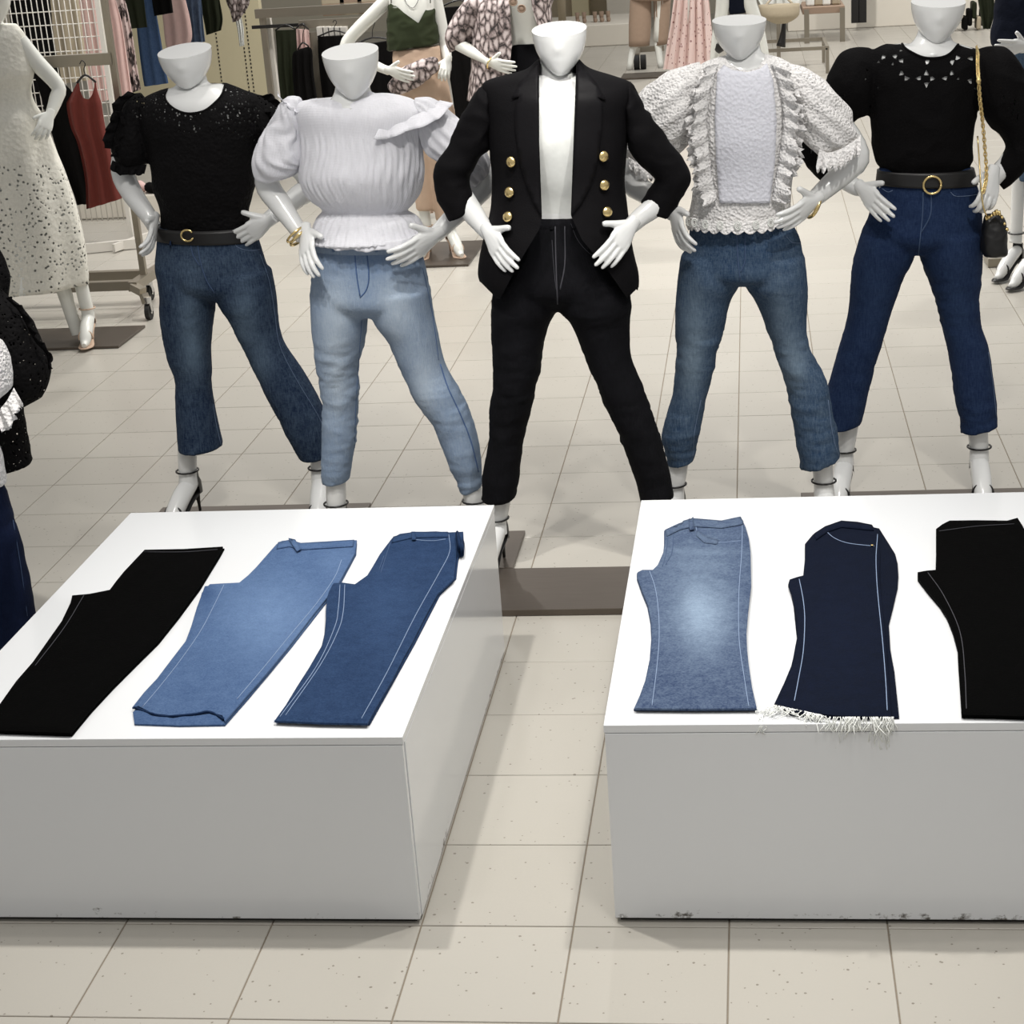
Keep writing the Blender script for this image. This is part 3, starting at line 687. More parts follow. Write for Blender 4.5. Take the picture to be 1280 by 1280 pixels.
hand(cr_, (611, 291), (641, 325), Y, -.10, up=(.5, -.15, 1), size=.98)
hand(cr_, (788, 283), (758, 322), Y, -.10, up=(-.5, -.15, 1), size=.98)
sh = []; foot(cr_, sh, (625, 626), (618, 668), Y, (-.2, -1), z=.16); foot(cr_, sh, (824, 622), (838, 668), Y, (.2, -1), z=.16)
leg(b, Y, (670, 300), (654, 400), (640, 500), (625, 620)); leg(b, Y, (728, 300), (746, 400), (782, 500), (822, 616))
bodymesh(b, cr_, t); plate(t, .9, 4.3, 5.98, 7.0, .022); [q.build('strappy_heel', M_BLACKL, t) for q in sh]
ttr = [(677, 92, 716, 90, .9), (664, 100, 730, 98, .55), (648, 108, 746, 108, .52), (628, 125, 768, 125, .6), (629, 150, 770, 150, .68), (632, 180, 766, 180, .72), (642, 215, 760, 215, .66), (648, 250, 752, 250, .50), (652, 276, 746, 275, .42)]
top_mesh('white_top', [loft(ttr, Y, 36, 4)], .008, M_TEE, t, 'fitted plain white top', wr=.002, scale=(5, 5, 8))
hips = [(648, 270, 752, 269, .66), (640, 295, 762, 295, .72), (628, 330, 775, 330, .76), (620, 360, 784, 362, .74), (640, 382, 775, 388, .5)]
lg1 = [(618, 345, 690, 350), (615, 385, 697, 383), (614, 410, 684, 412), (617, 466, 674, 470), (613, 509, 664, 509), (611, 550, 653, 560), (604, 587, 650, 594), (601, 626, 646, 622)]
lg2 = [(698, 352, 784, 345), (699, 386, 789, 378), (713, 402, 788, 398), (733, 450, 789, 445), (755, 503, 806, 488), (780, 559, 822, 535), (794, 600, 836, 585), (801, 629, 843, 621)]
o, S = pants(t, Y, hips, [lg1, lg2], J['m3'], 'black straight jeans', [(650, 430, 20, 60, .2), (745, 440, 20, 60, .15)], .12,
    seam=[[(713, 278), (722, 300), (736, 316), (748, 322)], [(690, 300), (692, 330), (695, 362)]], flys=[[(694, 283), (695, 330), (697, 380)], [(706, 283), (706, 330), (700, 362)]],
    thread=M_THREADK, loops=[(689, 272, 15), (716, 272, 15)], band=((650, 270, 750, 269, .66), (646, 286, 754, 286, .68)), seed=8, wr=.008)
# blazer: sleeves, two fronts, lapels
jr = [(672, 74, 722, 72, .9), (655, 88, 738, 86, .7), (607, 101, 787, 102, .42), (604, 118, 794, 118, .52), (608, 150, 788, 150, .62), (612, 187, 784, 187, .70), (615, 225, 781, 225, .70), (613, 262, 784, 258, .74), (602, 306, 790, 305, .80), (598, 340, 798, 342, .82), (606, 362, 798, 366, .8)]
jfront = [(674, 60), (674, 175), (677.5, 272), (674, 287), (649, 328), (624, 376), (600, 352), (590, 420), (820, 420), (800, 357), (784, 373), (759, 337), (727.5, 300), (713.5, 269), (716.5, 187), (721, 60)]
js, SJ = top_mesh('blazer', [loft(jr, Y, 44, 4), ], .0065, M_SUIT, t, 'black double-breasted blazer worn open', wr=.003, scale=(6, 6, 8), seed=12, neck=jfront)
sl1 = [(612, 101, 616, 160, .9), (592, 118, 612, 178, .9), (577, 145, 612, 186, 1), (559, 184, 603, 194, 1), (545, 206, 592, 212, 1), (540, 226, 586, 222, 1), (548, 252, 590, 236, 1), (560, 278, 598, 256, 1)]
sl2 = [(787, 101, 784, 160, .9), (800, 122, 786, 178, .9), (812, 142, 786, 188, 1), (832, 170, 797, 202, 1), (854, 200, 811, 215, 1), (864, 222, 820, 224, 1), (853, 246, 812, 236, 1), (836, 274, 800, 253, 1)]
for s_, sd in ((sl1, 1), (sl2, 5)):
    V2, F2, N2 = remesh(*loft(s_, Y, 28, 4), .0065, 3); V2 = wrinkle(V2, N2, .009, (8, 8, 13), sd)
    mesh('sleeve', V2, F2, M_SUIT, js, attrs={'hole': np.full(len(V2), -1.), 'lace': np.zeros(len(V2))}, recalc=False)
def patch(name, poly, S, mat, parent, lift, thick=.002, step=5, fade=.2):
    """a flat cloth piece lying on a surface, outlined on the surface, with its own thickness"""
    pts = []; B = []
    n = len(poly)
    for i in range(n):
        a, c = np.array(poly[i], float), np.array(poly[(i+1) % n], float); k = max(1, int(np.linalg.norm(c-a)/step))
        for q in range(k): B.append(tuple(a+(c-a)*q/k))
    xs = [p[0] for p in B]; ys = [p[1] for p in B]; I = []
    gx, gy = np.meshgrid(np.arange(min(xs), max(xs), step), np.arange(min(ys), max(ys), step)); d = inpoly(gx, gy, poly)
    I = [(float(a), float(c)) for a, c, e in zip(gx.ravel(), gy.ravel(), d.ravel()) if e > step*.5]
    r = delaunay_2d_cdt([Vector(p) for p in B+I], [], [list(range(len(B)))], 1, 1e-5)
    ok = [(p.x, p.y, S.at(p.x, p.y, lift)) for p in r[0]]; good = [a for a in ok if a[2] is not None]; V = []
    for x_, y_, q in ok:      # a point just beyond the surface takes the place of the nearest one on it
        V.append(q if q is not None else min(good, key=lambda a: (a[0]-x_)**2+(a[1]-y_)**2)[2])
    V = np.array(V); dmed = np.median(V[:, 1])
    o = mesh(name, V, [tuple(f) for f in r[2]], mat, parent, attrs={'hole': np.full(len(V), -1.), 'lace': np.zeros(len(V)), 'fade': np.full(len(V), fade)})
    sm = o.modifiers.new('s', 'SOLIDIFY'); sm.thickness = thick; sm.offset = 0
    return o
VJ, FJ = loft(jr, Y, 44, 4, grow=.003); SJ0 = Surf(VJ, FJ)
patch('lapel', [(673, 82), (660, 95), (650, 104), (640, 124), (650, 121), (644, 135), (644, 160), (650, 200), (658, 230), (668, 255), (677, 270), (675, 230), (673.5, 150)], SJ0, M_SATIN, js, .004)
patch('lapel', [(722, 80), (738, 96), (746, 106), (757, 126), (745, 121), (753, 128), (752, 160), (746, 205), (737, 234), (726, 255), (714, 270), (716.5, 220), (719, 150)], SJ0, M_SATIN, js, .004)
for x, y in ((640, 202), (638, 240), (636, 271), (753.5, 195), (754.5, 231), (758, 265)):
    p = SJ0.at(x, y, .003); nn = np.array(SJ0.nor(x, y)); c = MB()
    c.tube([p, p+nn*.004, p+nn*.009, p+nn*.012], [.0155, .0165, .012, .003], 20, 3); c.build('button', M_GOLD, js)

# --- 4: white lace blouse
Y = 7.95
t = thing('mannequin', 'white mannequin in white lace blouse with scalloped hem and grey-blue cropped jeans', 'mannequin', P(935, 685, Y), GRP); t.location.z = 0
br = [(902, 70, 960, 68, .6), (885, 76, 978, 74, .52), (866, 88, 998, 88, .5), (858, 110, 1002, 110, .56), (860, 140, 1000, 140, .64), (861, 175, 996, 172, .70), (868, 210, 993, 205, .68), (866, 240, 989, 240, .66), (862, 262, 988, 262, .68), (857, 282, 987, 278, .70)]
b = MB(); cr_ = MB(); b.add(*loft(shrink(br[:-2]+[(862, 262, 988, 262, .56), (857, 282, 987, 278, .46)], .93), Y, 32, 3)); b.tube([P(928, 45, Y, .035), P(931, 66, Y, .028), P(932, 82, Y, .01), P(933, 98, Y, -.0)], [.050, .051, .064, .09], 20, 3)
head(cr_, (924, 25), Y, 65, .10, turn=.03, lean=.02, hz=.86)
arm(cr_, [(868, 110, 0, .045), (825, 165, .04, .044), (790, 222, .05, .040), (806, 240, .03, .036), (828, 254, -.01, .029), (842, 268, -.04, .024)], Y)
arm(cr_, [(1000, 110, 0, .045), (1042, 150, .03, .044), (1070, 193, .03, .042), (1058, 212, .01, .039), (1032, 236, -.03, .031), (1014, 252, -.05, .025)], Y)
hand(cr_, (842, 264), (857, 306), Y, -.04, up=(.5, .2, 1), size=.95, kind='down', roll=.5)
hand(cr_, (1018, 251), (978, 274), Y, -.08, up=(.1, -.2, 1), size=1.0)
sh = []; foot(cr_, sh, (848, 578), (838, 640), Y, (-.3, -1)); foot(cr_, sh, (1028, 580), (1033, 650), Y, (.2, -1))
leg(b, Y, (890, 300), (880, 400), (862, 490), (849, 575)); leg(b, Y, (960, 300), (980, 400), (1005, 480), (1028, 576))
bodymesh(b, cr_, t); plate(t, 3.05, 5.6, 7.05, 8.04); [q.build('strappy_heel', M_BLACKL, t) for q in sh]
tp, S = top_mesh('lace_blouse', [loft(br, Y, 40, 4)], .006, M_WLACE, t, 'white lace blouse with smooth eyelet bib and scalloped hem', wr=.004, scale=(9, 9, 7), seed=15, neck=[(905, 66), (910, 78), (922, 86), (936, 88), (948, 84), (956, 72), (955, 55), (905, 55)])
brg = [tuple(list(r)) for r in br]; Sg = Surf(*loft(brg, Y, 44, 4, grow=.004)); Y_ = Y
patch('bib', [(897, 92), (905, 82), (915, 88), (934, 91), (950, 87), (958, 80), (966, 100), (970, 150), (968, 200), (962, 254), (900, 254), (896, 200), (894, 150)], Sg, M_WEYE, tp, .004)
sl1 = [(876, 76, 880, 130, .9), (850, 84, 876, 150, .95), (822, 96, 870, 168, 1), (800, 112, 860, 180, 1), (788, 140, 846, 192, 1), (778, 172, 830, 200, .95), (780, 195, 815, 206, .7)]
sl2 = [(988, 78, 984, 130, .9), (1010, 86, 994, 152, .95), (1032, 100, 998, 166, 1), (1050, 118, 1004, 176, 1), (1064, 142, 1012, 186, 1), (1070, 162, 1022, 194, .95), (1076, 178, 1030, 196, .7)]
for i, s_ in enumerate((sl1, sl2)):
    V2, F2, N2 = remesh(*loft(s_, Y, 36, 5), .006, 3); px, py = topx(V2)
    ax = (px-940)*(.75 if i else -.75)+(py-100)*.6; q = (px-940)*(.6 if i else -.6)-(py-100)*.75
    V2 = V2+N2*(np.sin(q/3.2)*.0045*np.clip((ax-30)/60, 0, 1))[:, None]; V2 = wrinkle(V2, N2, .008, (8, 8, 8), i+20)
    mesh('puff_sleeve', V2, F2, M_WLACE, tp, attrs={'hole': np.full(len(V2), -1.), 'lace': np.ones(len(V2))}, recalc=False)
ruffle('cuff_ruffle', [P(x, y, Y, d) for x, y, d in ((1024, 186, -.06), (1036, 190, -.075), (1050, 186, -.075), (1064, 178, -.06), (1076, 168, -.03))], (-.15, -.45, -1), .045, .012, 5, M_WLACE, tp, seed=4, scallop=.5)
ruffle('cuff_ruffle', [P(x, y, Y, d) for x, y, d in ((786, 196, -.04), (800, 204, -.06), (815, 206, -.06), (826, 202, -.04))], (.15, -.45, -1), .035, .012, 4, M_WLACE, tp, seed=5, scallop=.5)
for i, (pa, od) in enumerate((([(900, 80), (890, 110), (885, 150), (888, 190), (893, 225), (897, 250)], (-1, -.45, -.25)), ([(893, 90), (882, 120), (878, 160), (884, 200), (888, 235)], (-1, -.3, -.4)),
                              ([(962, 80), (974, 110), (978, 150), (974, 190), (968, 225), (964, 250)], (1, -.45, -.25)), ([(970, 92), (982, 120), (985, 150), (982, 185), (976, 215)], (1, -.3, -.35)))):
    ruffle('front_ruffle', [Sg.at(x, y, .004) if Sg.at(x, y) is not None else P(x, y, Y, -.08) for x, y in pa], od, .042, .016, 9, M_WLACE, tp, seed=30+i, scallop=.35)
# scalloped hem with eyelets
hemp = [P(x, y, Y, d) for x, y, d in ((858, 270, .0), (868, 272, -.07), (890, 275, -.105), (922, 276, -.12), (955, 274, -.108), (976, 268, -.07), (987, 266, -.02))]
A = cr(np.array(hemp), 30); V = []; F = []; n = len(A); rows = 14
for i in range(n):
    u = i/(n-1)*13; d = .030+.011*abs(math.sin(math.pi*u))
    for r in range(rows): V.append(A[i]+np.array([0, -.006-.010*r/rows, -d*r/(rows-1)]))
F = [(i*rows+r, i*rows+r+1, (i+1)*rows+r+1, (i+1)*rows+r) for i in range(n-1) for r in range(rows-1)]
Vh = np.array(V); ho = np.full(len(V), -1.)
for i in range(9):
    p = A[int((i+.5)/9*(n-1))]+np.array([0, -.010, -.012]); d_ = np.hypot(np.hypot(Vh[:, 0]-p[0], Vh[:, 1]-p[1])/.0075, (Vh[:, 2]-p[2])/.011); ho = np.maximum(ho, 1-d_)
hm = mesh('scalloped_hem', V, F, M_WLACE, tp, attrs={'hole': ho, 'lace': np.full(len(V), .0)}); sm = hm.modifiers.new('s', 'SOLIDIFY'); sm.thickness = .0014
m = MB()
for i in range(9):
    p = A[int((i+.5)/9*(n-1))]+np.array([0, -.017, -.012])
    m.tube([p+np.array([.0085*math.cos(a), -.001, .0125*math.sin(a)]) for a in np.linspace(0, 2*math.pi, 17)], .0022, 6, 1)
    m.tube([p+np.array([.0045*math.cos(a), -.002, .0075*math.sin(a)]) for a in np.linspace(0, 2*math.pi, 13)], .0015, 5, 1)
m.build('corded_ovals', M_TEE, tp)
hips = [(862, 280, 990, 278, .66), (860, 300, 1000, 297, .72), (852, 325, 1005, 325, .76), (850, 340, 1007, 345, .72), (862, 352, 998, 355, .5)]
lg1 = [(851, 318, 920, 322), (848, 340, 925, 354), (845, 370, 914, 374), (844, 395, 905, 410), (845, 432, 898, 440), (841, 490, 885, 490), (828, 542, 876, 535), (833, 584, 870, 577)]
lg2 = [(932, 322, 1006, 320), (931, 356, 1009, 347), (944, 376, 1010, 370), (961, 419, 1008, 410), (972, 450, 1017, 445), (983, 485, 1033, 475), (991, 528, 1041, 515), (996, 560, 1048, 548), (1000, 586, 1052, 572)]
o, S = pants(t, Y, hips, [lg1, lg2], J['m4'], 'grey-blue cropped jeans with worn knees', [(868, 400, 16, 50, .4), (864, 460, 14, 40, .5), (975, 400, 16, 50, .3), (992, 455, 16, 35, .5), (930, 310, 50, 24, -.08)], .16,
    seam=[[(1035, 500), (1040, 540), (1048, 570)], [(983, 296), (990, 303), (1000, 304)], [(876, 500), (868, 540), (866, 574)], [(1030, 590), (1045, 580)]],
    flys=[[(921, 292), (922, 320), (925, 350)], [(931, 292), (931, 325), (926, 340)]], loops=[], seed=12, wr=.009)
bangle((1017, 258), Y, (1, .3, -.55), .036, 'bangle', t, -.055, .006)

# --- 5: black crochet jumper
Y = 8.9
t = thing('mannequin', 'white mannequin in black crochet-yoke jumper, gold-buckle belt and deep blue jeans', 'mannequin', P(1150, 625, Y), GRP); t.location.z = 0
br = [(1130, 56, 1197, 54, .6), (1108, 56, 1212, 58, .5), (1086, 66, 1228, 66, .5), (1080, 90, 1232, 88, .58), (1086, 120, 1226, 118, .66), (1088, 150, 1220, 148, .70), (1090, 180, 1215, 180, .68), (1094, 200, 1216, 198, .66), (1101, 210, 1212, 208, .60), (1102, 222, 1212, 222, .50)]
b = MB(); cr_ = MB(); b.add(*loft(shrink(br, .965), Y, 32, 3)); b.tube([P(1172, 20, Y, .03), P(1168, 40, Y, .026), P(1166, 56, Y, .012), P(1163, 74, Y, .0)], [.050, .052, .066, .095], 20, 3)
head(cr_, (1173, 2), Y, 64, .12, turn=-.05, lean=.05, hz=.9)
arm(cr_, [(1085, 95, 0, .042), (1045, 140, .03, .040), (1012, 186, .04, .036), (1040, 212, .01, .034), (1066, 232, -.03, .028), (1078, 237, -.04, .024)], Y)
arm(cr_, [(1232, 95, 0, .042), (1262, 140, .02, .040), (1276, 178, .03, .036), (1262, 202, .0, .034), (1247, 218, -.03, .028), (1240, 228, -.04, .024)], Y)
hand(cr_, (1078, 236), (1106, 263), Y, -.07, up=(.5, -.2, 1), size=.95, kind='flat')
hand(cr_, (1241, 218), (1226, 262), Y, -.09, up=(-1, -.4, .3), size=.95, kind='grip')
sh = []; foot(cr_, sh, (1222, 534), (1228, 620), Y, (0, -1), dy=.0, heel=.085); foot(cr_, sh, (1062, 525), (1050, 600), Y, (-.2, -1))
leg(b, Y, (1120, 230), (1098, 340), (1080, 430), (1060, 520)); leg(b, Y, (1188, 230), (1190, 340), (1208, 430), (1222, 530))
bodymesh(b, cr_, t); plate(t, 4.68, 7.6, 8.05, 9.06); [q.build('strappy_heel', M_BLACKL, t) for q in sh]
neck = [(1125, 50), (1131, 60), (1142, 67), (1153, 71.5), (1166, 73), (1180, 71), (1190, 65), (1199, 54), (1190, 40), (1135, 40)]
tri = []
def tr_(x, y, s, a): tri.append([(x+s*math.cos(a+q), y+s*math.sin(a+q)) for q in (0, 2.3, 2*math.pi-2.3)])
for x, y, a in ((1105, 71, 0), (1118, 70, 3.4), (1126, 76, 3.3), (1127, 91, -1.6), (1134, 98, 0), (1148, 98, 3.14), (1159, 78, 1.57), (1158, 91, -1.57), (1158, 106, 1.57), (1166, 98, 0), (1181, 98, 3.14), (1190, 78, 1.57), (1190, 91, -1.57), (1198, 72, 0), (1213, 73, 3.14), (1213, 102, 1.2)): tr_(x, y, 4.6, a)
for x, y, a in ((1084, 87, -1.3), (1083, 98, -1.3), (1098, 77, -1.3), (1116, 80, -1.3), (1097, 110, -1.2), (1198, 98, -1.3), (1219, 111, 1), (1126, 63, 2.5), (1088, 133, -1.2), (1053, 121, -1)): tr_(x, y, 2.6, a)
sl1 = [(1092, 62, 1090, 110, .9), (1072, 58, 1090, 122, .95), (1052, 66, 1088, 134, 1), (1040, 84, 1083, 146, 1), (1030, 106, 1072, 150, 1), (1014, 130, 1058, 162, 1), (1000, 160, 1040, 176, 1), (996, 184, 1036, 190, 1), (1012, 212, 1040, 196, 1), (1034, 232, 1052, 204, 1)]
sl2 = [(1218, 62, 1220, 112, .9), (1240, 58, 1224, 126, .95), (1262, 62, 1228, 142, 1), (1278, 84, 1238, 158, 1), (1288, 120, 1248, 168, 1), (1296, 160, 1256, 184, 1), (1296, 190, 1250, 196, 1), (1280, 215, 1240, 208, 1), (1254, 238, 1240, 214, .9)]
cell = []
tp, S = top_mesh('crochet_jumper', [loft(br, Y, 40, 4), loft(sl1, Y, 28, 4), loft(sl2, Y, 28, 4)], .006, M_KNITK, t, 'black knit jumper with openwork crochet yoke and puffed shoulders', wr=.008, scale=(9, 9, 9), seed=22, neck=neck,
    holes=tri+[[(x-1.5, y+4), (x, y-4), (x+1.8, y-3), (x+.5, y+4)] for x, y in ((1262, 132), (1266, 140), (1255, 120), (1268, 128), (1272, 146), (1258, 150), (1040, 212), (1030, 204), (1022, 195), (1014, 188))], binding=neck[:8], bind_r=.004)
hips = [(1100, 207, 1213, 206, .66), (1094, 240, 1224, 240, .70), (1085, 270, 1228, 275, .74), (1076, 295, 1230, 298, .72), (1088, 312, 1218, 318, .5)]
lg1 = [(1080, 285, 1142, 290), (1072, 305, 1143, 320), (1064, 340, 1130, 345), (1061, 385, 1116, 385), (1050, 430, 1102, 432), (1037, 475, 1088, 480), (1028, 505, 1082, 508), (1024, 536, 1077, 529)]
lg2 = [(1150, 290, 1229, 290), (1150, 322, 1229, 312), (1162, 355, 1227, 345), (1175, 400, 1225, 398), (1186, 445, 1236, 435), (1192, 490, 1243, 480), (1198, 520, 1247, 515), (1201, 541, 1248, 532)]
o, S = pants(t, Y, hips, [lg1, lg2], J['m5'], 'deep blue straight cropped jeans', [(1090, 360, 20, 60, .12), (1195, 370, 20, 60, .12)], .18,
    seam=[[(1188, 240), (1194, 245), (1208, 245), (1222, 243)], [(1103, 236), (1110, 240), (1116, 238)], [(1235, 440), (1241, 480), (1245, 520)]],
    flys=[[(1154, 240), (1153, 270), (1150, 300), (1148, 318)], [(1164, 240), (1163, 268), (1152, 290)]], loops=[], seed=17, wr=.007)
bt, S2 = belt((1100, 212, 1214, 210), (1098, 229, 1219, 230), Y, t)
for x, y in ((1125, 216), (1181, 216)):
    a, b_ = S2.at(x, y, .002), S2.at(x-1, y+20, .006)
    if a is not None and b_ is not None: MB().tube([a+np.array([0, .004, .004]), a, b_, b_+np.array([0, .008, -.002])], .006, 8, 2, flat=.4).build('belt_loop', J['m5'], o)
p = S2.at(1165, 231, .004)
MB().tube([p+np.array([.028*math.cos(a), -.003, .028*math.sin(a)]) for a in np.linspace(0, 2*math.pi, 30)], .0042, 8, 1).build('ring_buckle', M_GOLD, bt)
# bag with chain
t = thing('shoulder_bag', 'small black shoulder bag on gold chain held by the mannequin in deep blue jeans', 'handbag', P(1244, 325, Y, -.12))
V, F = loft([(1232, 268, 1248, 266, .6), (1228, 278, 1256, 274, .8), (1227, 292, 1259, 288, .9), (1226, 308, 1259, 305, 1), (1229, 318, 1260, 315, 1), (1233, 321, 1257, 320, .8)], Y-.25, 28, 4, pw=.7)
V2, F2, N2 = remesh(V, F, .004, 2); bag = mesh('bag_body', wrinkle(V2, N2, .004, (20, 20, 20), 3), F2, M_BLACKL, t, recalc=False)
m = MB()
for i in range(9):
    a = i/8; m.tube([P(1232+26*a, 271+3*math.sin(a*9)-6*math.sin(a*3.14)+44*max(0, a-.7), Y-.25, -.05), P(1234+26*a, 275-6*math.sin(a*3.14)+44*max(0, a-.7), Y-.25, -.055)], [.006, .004], 8, 1)
m.build('gold_trim', M_GOLD, t)
m = MB(); path = [P(x, y, Y, d) for x, y, d in ((1221, 58, .02), (1222, 66, -.06), (1222, 80, -.10), (1223, 98, -.13), (1225, 125, -.135), (1228, 150, -.13), (1231, 185, -.13), (1233, 220, -.15), (1229, 240, -.17))]
A = cr(np.array(path), 16)
for i in range(0, len(A)-2, 2):
    p, q = A[i], A[min(i+3, len(A)-1)]; d = (q-p); L = np.linalg.norm(d)
    if L < 1e-4: continue
    d /= L; s = np.cross(d, (0, 1, 0)) if (i//2) % 2 else np.cross(d, (1, .3, 0)); s /= np.linalg.norm(s); c = (p+q)/2
    m.tube([c+d*math.cos(a)*.010+s*math.sin(a)*.005 for a in np.linspace(0, 2*math.pi, 11)], .0018, 5, 1)
m.build('chain_strap', M_GOLD, t)
p = P(1223, 101, Y, -.15); MB().tube([p+np.array([0, 0, .012]), p, p-np.array([0, 0, .012])], [.004, .009, .004], 12, 3).build('chain_clasp', M_GOLD, t)
MB().tube([P(1222, 170, Y, -.10), P(1224, 200, Y, -.12), P(1226, 230, Y, -.15), P(1229, 258, Y, -.16), P(1234, 272, Y, -.14)], .0025, 8, 3).build('chain_return', M_GOLD, t)
# ------------------------------------------------------------------ FOLDED JEANS ON THE PLINTHS
def flat_cloth(name, poly, H, mat, parent, thick=.016, lift=.001, fades=(), base=.15, seed=0, step=.011, puff=.010, zref=None, wr=.0022):
    zr = H+thick*.8 if zref is None else zref
    W = np.array([list(G(x, y, zr)[:2]) for x, y in poly])
    B = [];
    for i in range(len(W)):
        a, c = W[i], W[(i+1) % len(W)]; k = max(1, int(np.linalg.norm(c-a)/step)); B += [tuple(a+(c-a)*q/k) for q in range(k)]
    Bx = np.array(B); P_ = [tuple(p) for p in B]
    gx, gy = np.meshgrid(np.arange(Bx[:, 0].min(), Bx[:, 0].max(), step), np.arange(Bx[:, 1].min(), Bx[:, 1].max(), step))
    d = inpoly(gx, gy, P_); keep = d > step*.55; I = list(zip(gx[keep].tolist(), gy[keep].tolist()))
    r = delaunay_2d_cdt([Vector(p) for p in P_+I], [], [list(range(len(P_)))], 1, 1e-6)
    X = np.array([[p.x, p.y] for p in r[0]]); F = [tuple(f) for f in r[2]]
    dd = np.maximum(inpoly(X[:, 0], X[:, 1], P_), 0); z = []
    for (x, y), e in zip(X, dd):
        h = thick*(.55+.45*(1-math.exp(-e/puff)))
        h += wr*noise.noise(Vector((x*14, y*5, seed)))*min(1, e/.02)+.0012*noise.noise(Vector((x*50, y*18, seed+4)))*min(1, e/.01)
        z.append(H+lift+h)
    V = [(x, y, q) for (x, y), q in zip(X, z)]; E = {}
    for f in F:
        for i in range(len(f)):
            a, c = f[i], f[(i+1) % len(f)]; E[(a, c)] = 1
    bd = [(a, c) for (a, c) in E if (c, a) not in E]; bot = {}
    for a, c in bd:
        for q in (a, c):
            if q not in bot: bot[q] = len(V); V.append((V[q][0], V[q][1], H+lift))
    F2 = F+[(c, a, bot[a], bot[c]) for a, c in bd]
    o = mesh(name, V, F2, mat, parent, attrs={'fade': fadeattr(np.array(V), fades, base)}, sharp=60)
    return o, Surf(V, F2)
def off(poly, dx, dy): return [(x+dx, y+dy) for x, y in poly]
def stitches(S, lines, o, mat, r=.00085, name='stitching'): return seams(S, lines, r, name, mat, o, lift=.0004)
H1 = 1.37*T; H2 = 1.425*T
def folded(label, poly, under, H, mat, **k):
    c = G(sum(p[0] for p in poly)/len(poly), sum(p[1] for p in poly)/len(poly), H)
    t = thing('folded_jeans', label, 'jeans', c, 'folded jeans laid out on the plinths')
    sd = k.pop('seed', 0); fd = k.pop('fades', ()); bs = k.pop('base', .15)
    flat_cloth('lower_leg', under, H, mat, t, .007, .001, fd, bs-.06, sd+1, zref=H+.006)
    o, S = flat_cloth('upper_leg', poly, H+.0072, mat, t, .008, .0003, fd, bs, sd, zref=H+.0145, puff=.006, wr=.0035)
    return t, o, S
j1 = [(180.5, 686), (230, 685), (278.5, 682), (273, 692), (247.5, 733.5), (222, 768), (196, 800.5), (168, 828), (139, 857), (112, 886), (88, 915), (0, 912), (-24, 910), (0, 878), (20, 850), (41, 826), (77, 775), (88, 752), (90, 743), (112, 741), (137, 736), (146, 724), (155, 713)]
t, o, S = folded('jet black folded jeans at the left end of the left plinth', j1, off(j1, 2, 3), H1, J['k'], seed=1)
stitches(S, [[(180, 690), (230, 690), (272, 687)], [(105, 744), (80, 785), (44, 832)]], o, M_THREADK, .001)
j2 = [(345.5, 679), (352, 675), (361, 674), (374, 678), (446, 674), (443.5, 690), (423, 728), (392, 766), (361, 806), (335, 838), (309, 867.5), (281, 900), (278, 893), (262, 888), (240, 891), (215, 893), (190, 890), (173, 881), (165, 883), (180, 864), (196, 847), (215, 822), (232, 800), (247.5, 759), (252, 740), (262, 729), (278.5, 728), (299, 727), (310, 718), (320, 708)]
u2 = [(350, 682), (446, 677), (445, 692), (424, 731), (363, 809), (311, 871), (281, 905), (225, 906), (168, 904), (166, 890), (198, 849), (233, 802), (246, 759), (256, 732), (300, 730), (322, 711)]
t, o, S = folded('light blue folded jeans with rolled-looking hem in the middle of the left plinth', j2, u2, H1, J['j2'], seed=2, fades=[(340, 770, 60, 50, .35), (420, 700, 20, 20, .15), (258, 745, 10, 16, -.2)], base=.28)
stitches(S, [[(280, 731), (266, 760), (250, 790), (225, 826), (200, 858), (178, 884)], [(427, 700), (418, 722), (395, 755), (361, 796), (330, 834), (296, 874)], [(352, 680), (380, 682), (442, 678)]], o, M_THREADL)
patch('waistband', [(348, 679), (362, 676), (376, 680), (443, 676), (441, 684), (376, 688), (362, 684), (346, 687)], S, J['j2'], o, .0018, .003, 3, .3)
patch('belt_loop', [(359, 673), (365, 672), (377, 689), (371, 692)], S, J['j2'], o, .006, .003, 3, .35)
stitches(S, [[(167, 884), (178, 888), (205, 895), (240, 893), (262, 890), (280, 899)]], o, J['j1'] if 'j1' in J else J['j3'], .003, 'hem_fold')
j3 = [(490, 671.5), (500, 666), (516, 664), (545, 663), (572, 665), (571, 680), (570, 697), (567, 723), (556, 733), (547, 741), (531, 770), (516, 800), (503, 823), (490, 849), (474, 876), (459, 903), (400, 902), (343, 899.5), (357, 880), (371, 857), (387, 832), (402, 806), (407, 785), (407, 764), (409, 740), (414, 728), (428, 727), (443.5, 729), (459, 718), (467, 705), (474.5, 692)]
u3 = [(492, 674), (540, 666), (579, 664), (580, 682), (573, 697), (570, 722), (550, 742), (519, 802), (462, 904), (400, 903), (345, 901), (373, 859), (404, 808), (408, 764), (413, 731), (443, 732), (461, 720), (477, 694)]
t, o, S = folded('true blue folded jeans nearest the right edge of the left plinth', j3, u3, H1, J['j3'], seed=3, fades=[(480, 760, 30, 60, .12)], base=.2)
stitches(S, [[(561, 668), (562, 690), (548, 718), (518, 772), (484, 840), (452, 898)], [(425, 731), (423, 760), (418, 785), (395, 834), (350, 896)], [(431, 731), (429, 765), (422, 790), (400, 832), (357, 894)], [(494, 675), (520, 668), (560, 667)], [(513, 667), (517, 674), (540, 676), (557, 674)]], o, M_THREADL)
stitches(S, [[(480, 695), (474, 712)], [(488, 678), (481, 700), (476, 716)]], o, M_THREADD)
MB().tube([G(572, 670, H1+.02), G(576, 690, H1+.022), G(579, 678, H1+.012)], [.016, .018, .010], 12, 3, flat=.35).build('back_pocket_fold', J['j3'], t)
